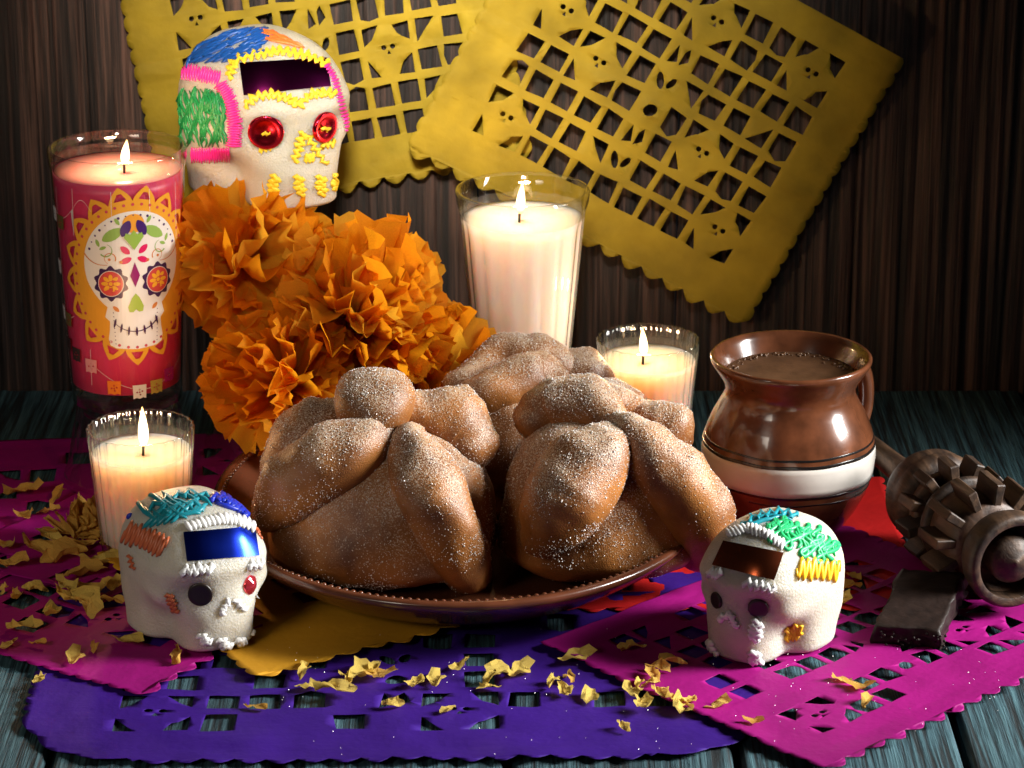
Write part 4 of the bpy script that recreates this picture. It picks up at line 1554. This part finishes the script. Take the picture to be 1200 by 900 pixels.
# ------------------------------------------------------------------ loose dried petals
def crumple(seed):
    rs = random.Random(seed)
    nu, nv = 7, 6
    V, F = [], []
    c1, c2, tw = rs.uniform(.3, 1.5), rs.uniform(-.9, .9), rs.uniform(-1.0, 1.0)
    wd = rs.uniform(.32, .62)
    for i in range(nu + 1):
        u = i / nu * 2 - 1
        for j in range(nv + 1):
            v = j / nv * 2 - 1
            w = wd * (1 - .55 * max(0, -v)) * (1 - .25 * v * v)
            x = u * w * .5
            y = v * .5
            z = c1 * .30 * u * u * w + c2 * .22 * v * v
            a = tw * v * .8
            x, z = x * math.cos(a) - z * math.sin(a), x * math.sin(a) + z * math.cos(a)
            q = Vector((x, y, z))
            q += Vector((noise.noise(q * 4 + Vector((seed, 0, 0))), noise.noise(q * 4 + Vector((0, seed, 0))), noise.noise(q * 4 + Vector((0, 0, seed))))) * .16
            V.append(q)
    zm = min(p.z for p in V)
    V = [p - Vector((0, 0, zm)) for p in V]
    for i in range(nu):
        for j in range(nv):
            k = i * (nv + 1) + j
            F.append((k, k + nv + 1, k + nv + 2, k + 1))
    me = bpy.data.meshes.new('petal'); me.from_pydata([tuple(p) for p in V], [], F)
    me.polygons.foreach_set('use_smooth', [seed % 2 == 0] * len(me.polygons))
    return me


CM = [crumple(300 + i) for i in range(16)]
for i, me in enumerate(CM): me.materials.append(M['dry'] if i % 4 else M['dry2'])
DK = [me.copy() for me in CM[:8]]
for me in DK:
    me.materials.clear(); me.materials.append(M['dry2'])
rs = random.Random(77)
sets = [
    ('dried yellow marigold petal lying on the magenta paper near the blue foil skull', 'petals by the blue foil skull', .0046, False,
     [(28, 576, 35), (70, 582, 28), (30, 606, 30), (45, 642, 40), (15, 662, 34), (75, 655, 40), (120, 658, 45), (40, 692, 25), (85, 704, 52), (112, 692, 40), (62, 718, 34), (132, 690, 35),
      (132, 706, 28), (30, 737, 34), (10, 757, 28), (45, 754, 20), (88, 770, 34), (112, 759, 20), (150, 750, 34), (208, 770, 27), (46, 798, 18), (5, 692, 16), (100, 672, 40), (60, 632, 34),
      (8, 640, 26), (98, 640, 42), (80, 690, 40), (100, 715, 34), (125, 640, 38), (58, 600, 24), (20, 700, 22)]),
    ('dried yellow marigold petal lying on the purple paper', 'petals on the purple paper', .0030, False,
     [(300, 830, 28), (355, 788, 28), (362, 806, 26), (392, 812, 40), (425, 790, 44), (446, 793, 38), (460, 827, 22), (487, 803, 24), (512, 797, 32), (540, 780, 30), (583, 797, 46), (526, 832, 24),
      (610, 786, 30), (648, 802, 26), (668, 797, 28), (662, 812, 24), (692, 818, 28), (732, 853, 22), (405, 797, 26), (575, 806, 26), (440, 782, 26)]),
    ('dried yellow marigold petal lying on the bright magenta paper by the copper foil skull', 'petals by the copper foil skull', .0044, False,
     [(676, 770, 34), (741, 762, 28), (748, 803, 22), (766, 792, 32), (772, 784, 26), (786, 778, 28), (741, 810, 30), (757, 828, 32), (776, 814, 26), (800, 830, 32), (790, 820, 22), (842, 826, 28),
      (882, 846, 24), (762, 802, 24), (808, 822, 18), (986, 797, 22), (1006, 806, 30), (1016, 823, 26), (992, 690, 36), (985, 706, 32), (1002, 676, 26), (972, 690, 22)]),
]
for lab, grp, z, _, spots in sets:
    for i, (x, y, s) in enumerate(spots):
        p = G(x, y, z)
        sz = s * (p - CAM).length / FPX * rs.uniform(.95, 1.25)
        dark = (x < 160 and y < 690 and rs.random() < .55)
        o = link('dried_petal', rs.choice(DK if dark else CM), None)
        o.location = (p.x, p.y, z - .0003)
        o.rotation_euler = (rs.uniform(-.25, .25), rs.uniform(-.25, .25), rs.uniform(0, 6.28))
        o.scale = (sz, sz, sz * rs.uniform(.9, 1.3))
        lb = lab if not dark else 'brownish gold dried marigold petal in the heap beside the front votive candle'
        tag(o, lb, 'petal', grp if not dark else 'brownish petals in the heap')

# one whole dried bloom by the votive
p = G(104, 632, .004)
db = empty('dried_flower', (p.x, p.y, .004), label='spiky dried yellow flower head leaning by the front votive candle', cat='flower')
for i in range(34):
    az, pol = rs.uniform(0, 6.28), abs(rs.gauss(.15, .6))
    pol = min(pol, 1.35)
    o = link('petal', rs.choice(DK), None, db)
    s = rs.uniform(.014, .026)
    o.scale = (s * .7, s, s * .6)
    d = Vector((math.sin(pol) * math.cos(az), math.sin(pol) * math.sin(az), math.cos(pol)))
    o.rotation_euler = d.to_track_quat('Y', 'Z').to_euler()
    o.location = d * s * .5 + Vector((rs.uniform(-.008, .008), rs.uniform(-.004, .004), .001))

# spilled sugar specks
V, F = [], []
for i in range(110):
    x, y = (rs.uniform(300, 1000), rs.uniform(735, 885)) if i < 70 else (rs.uniform(900, 1180), rs.uniform(760, 860))
    p = G(x, y, .0052)
    s = rs.uniform(.00015, .00032)
    n0 = len(V)
    V += [p + Vector((s, 0, 0)), p + Vector((0, s, 0)), p - Vector((s, 0, 0)), p - Vector((0, s, 0)), p + Vector((0, 0, s)), p - Vector((0, 0, s))]
    for k in range(4):
        F.append((n0 + k, n0 + (k + 1) % 4, n0 + 4)); F.append((n0 + (k + 1) % 4, n0 + k, n0 + 5))
me = bpy.data.meshes.new('spilled_sugar'); me.from_pydata([tuple(p) for p in V], [], F)
tag(link('spilled_sugar', me, M['sugar']), 'white sugar grains spilled over the front of the table', 'sugar', kind='stuff')
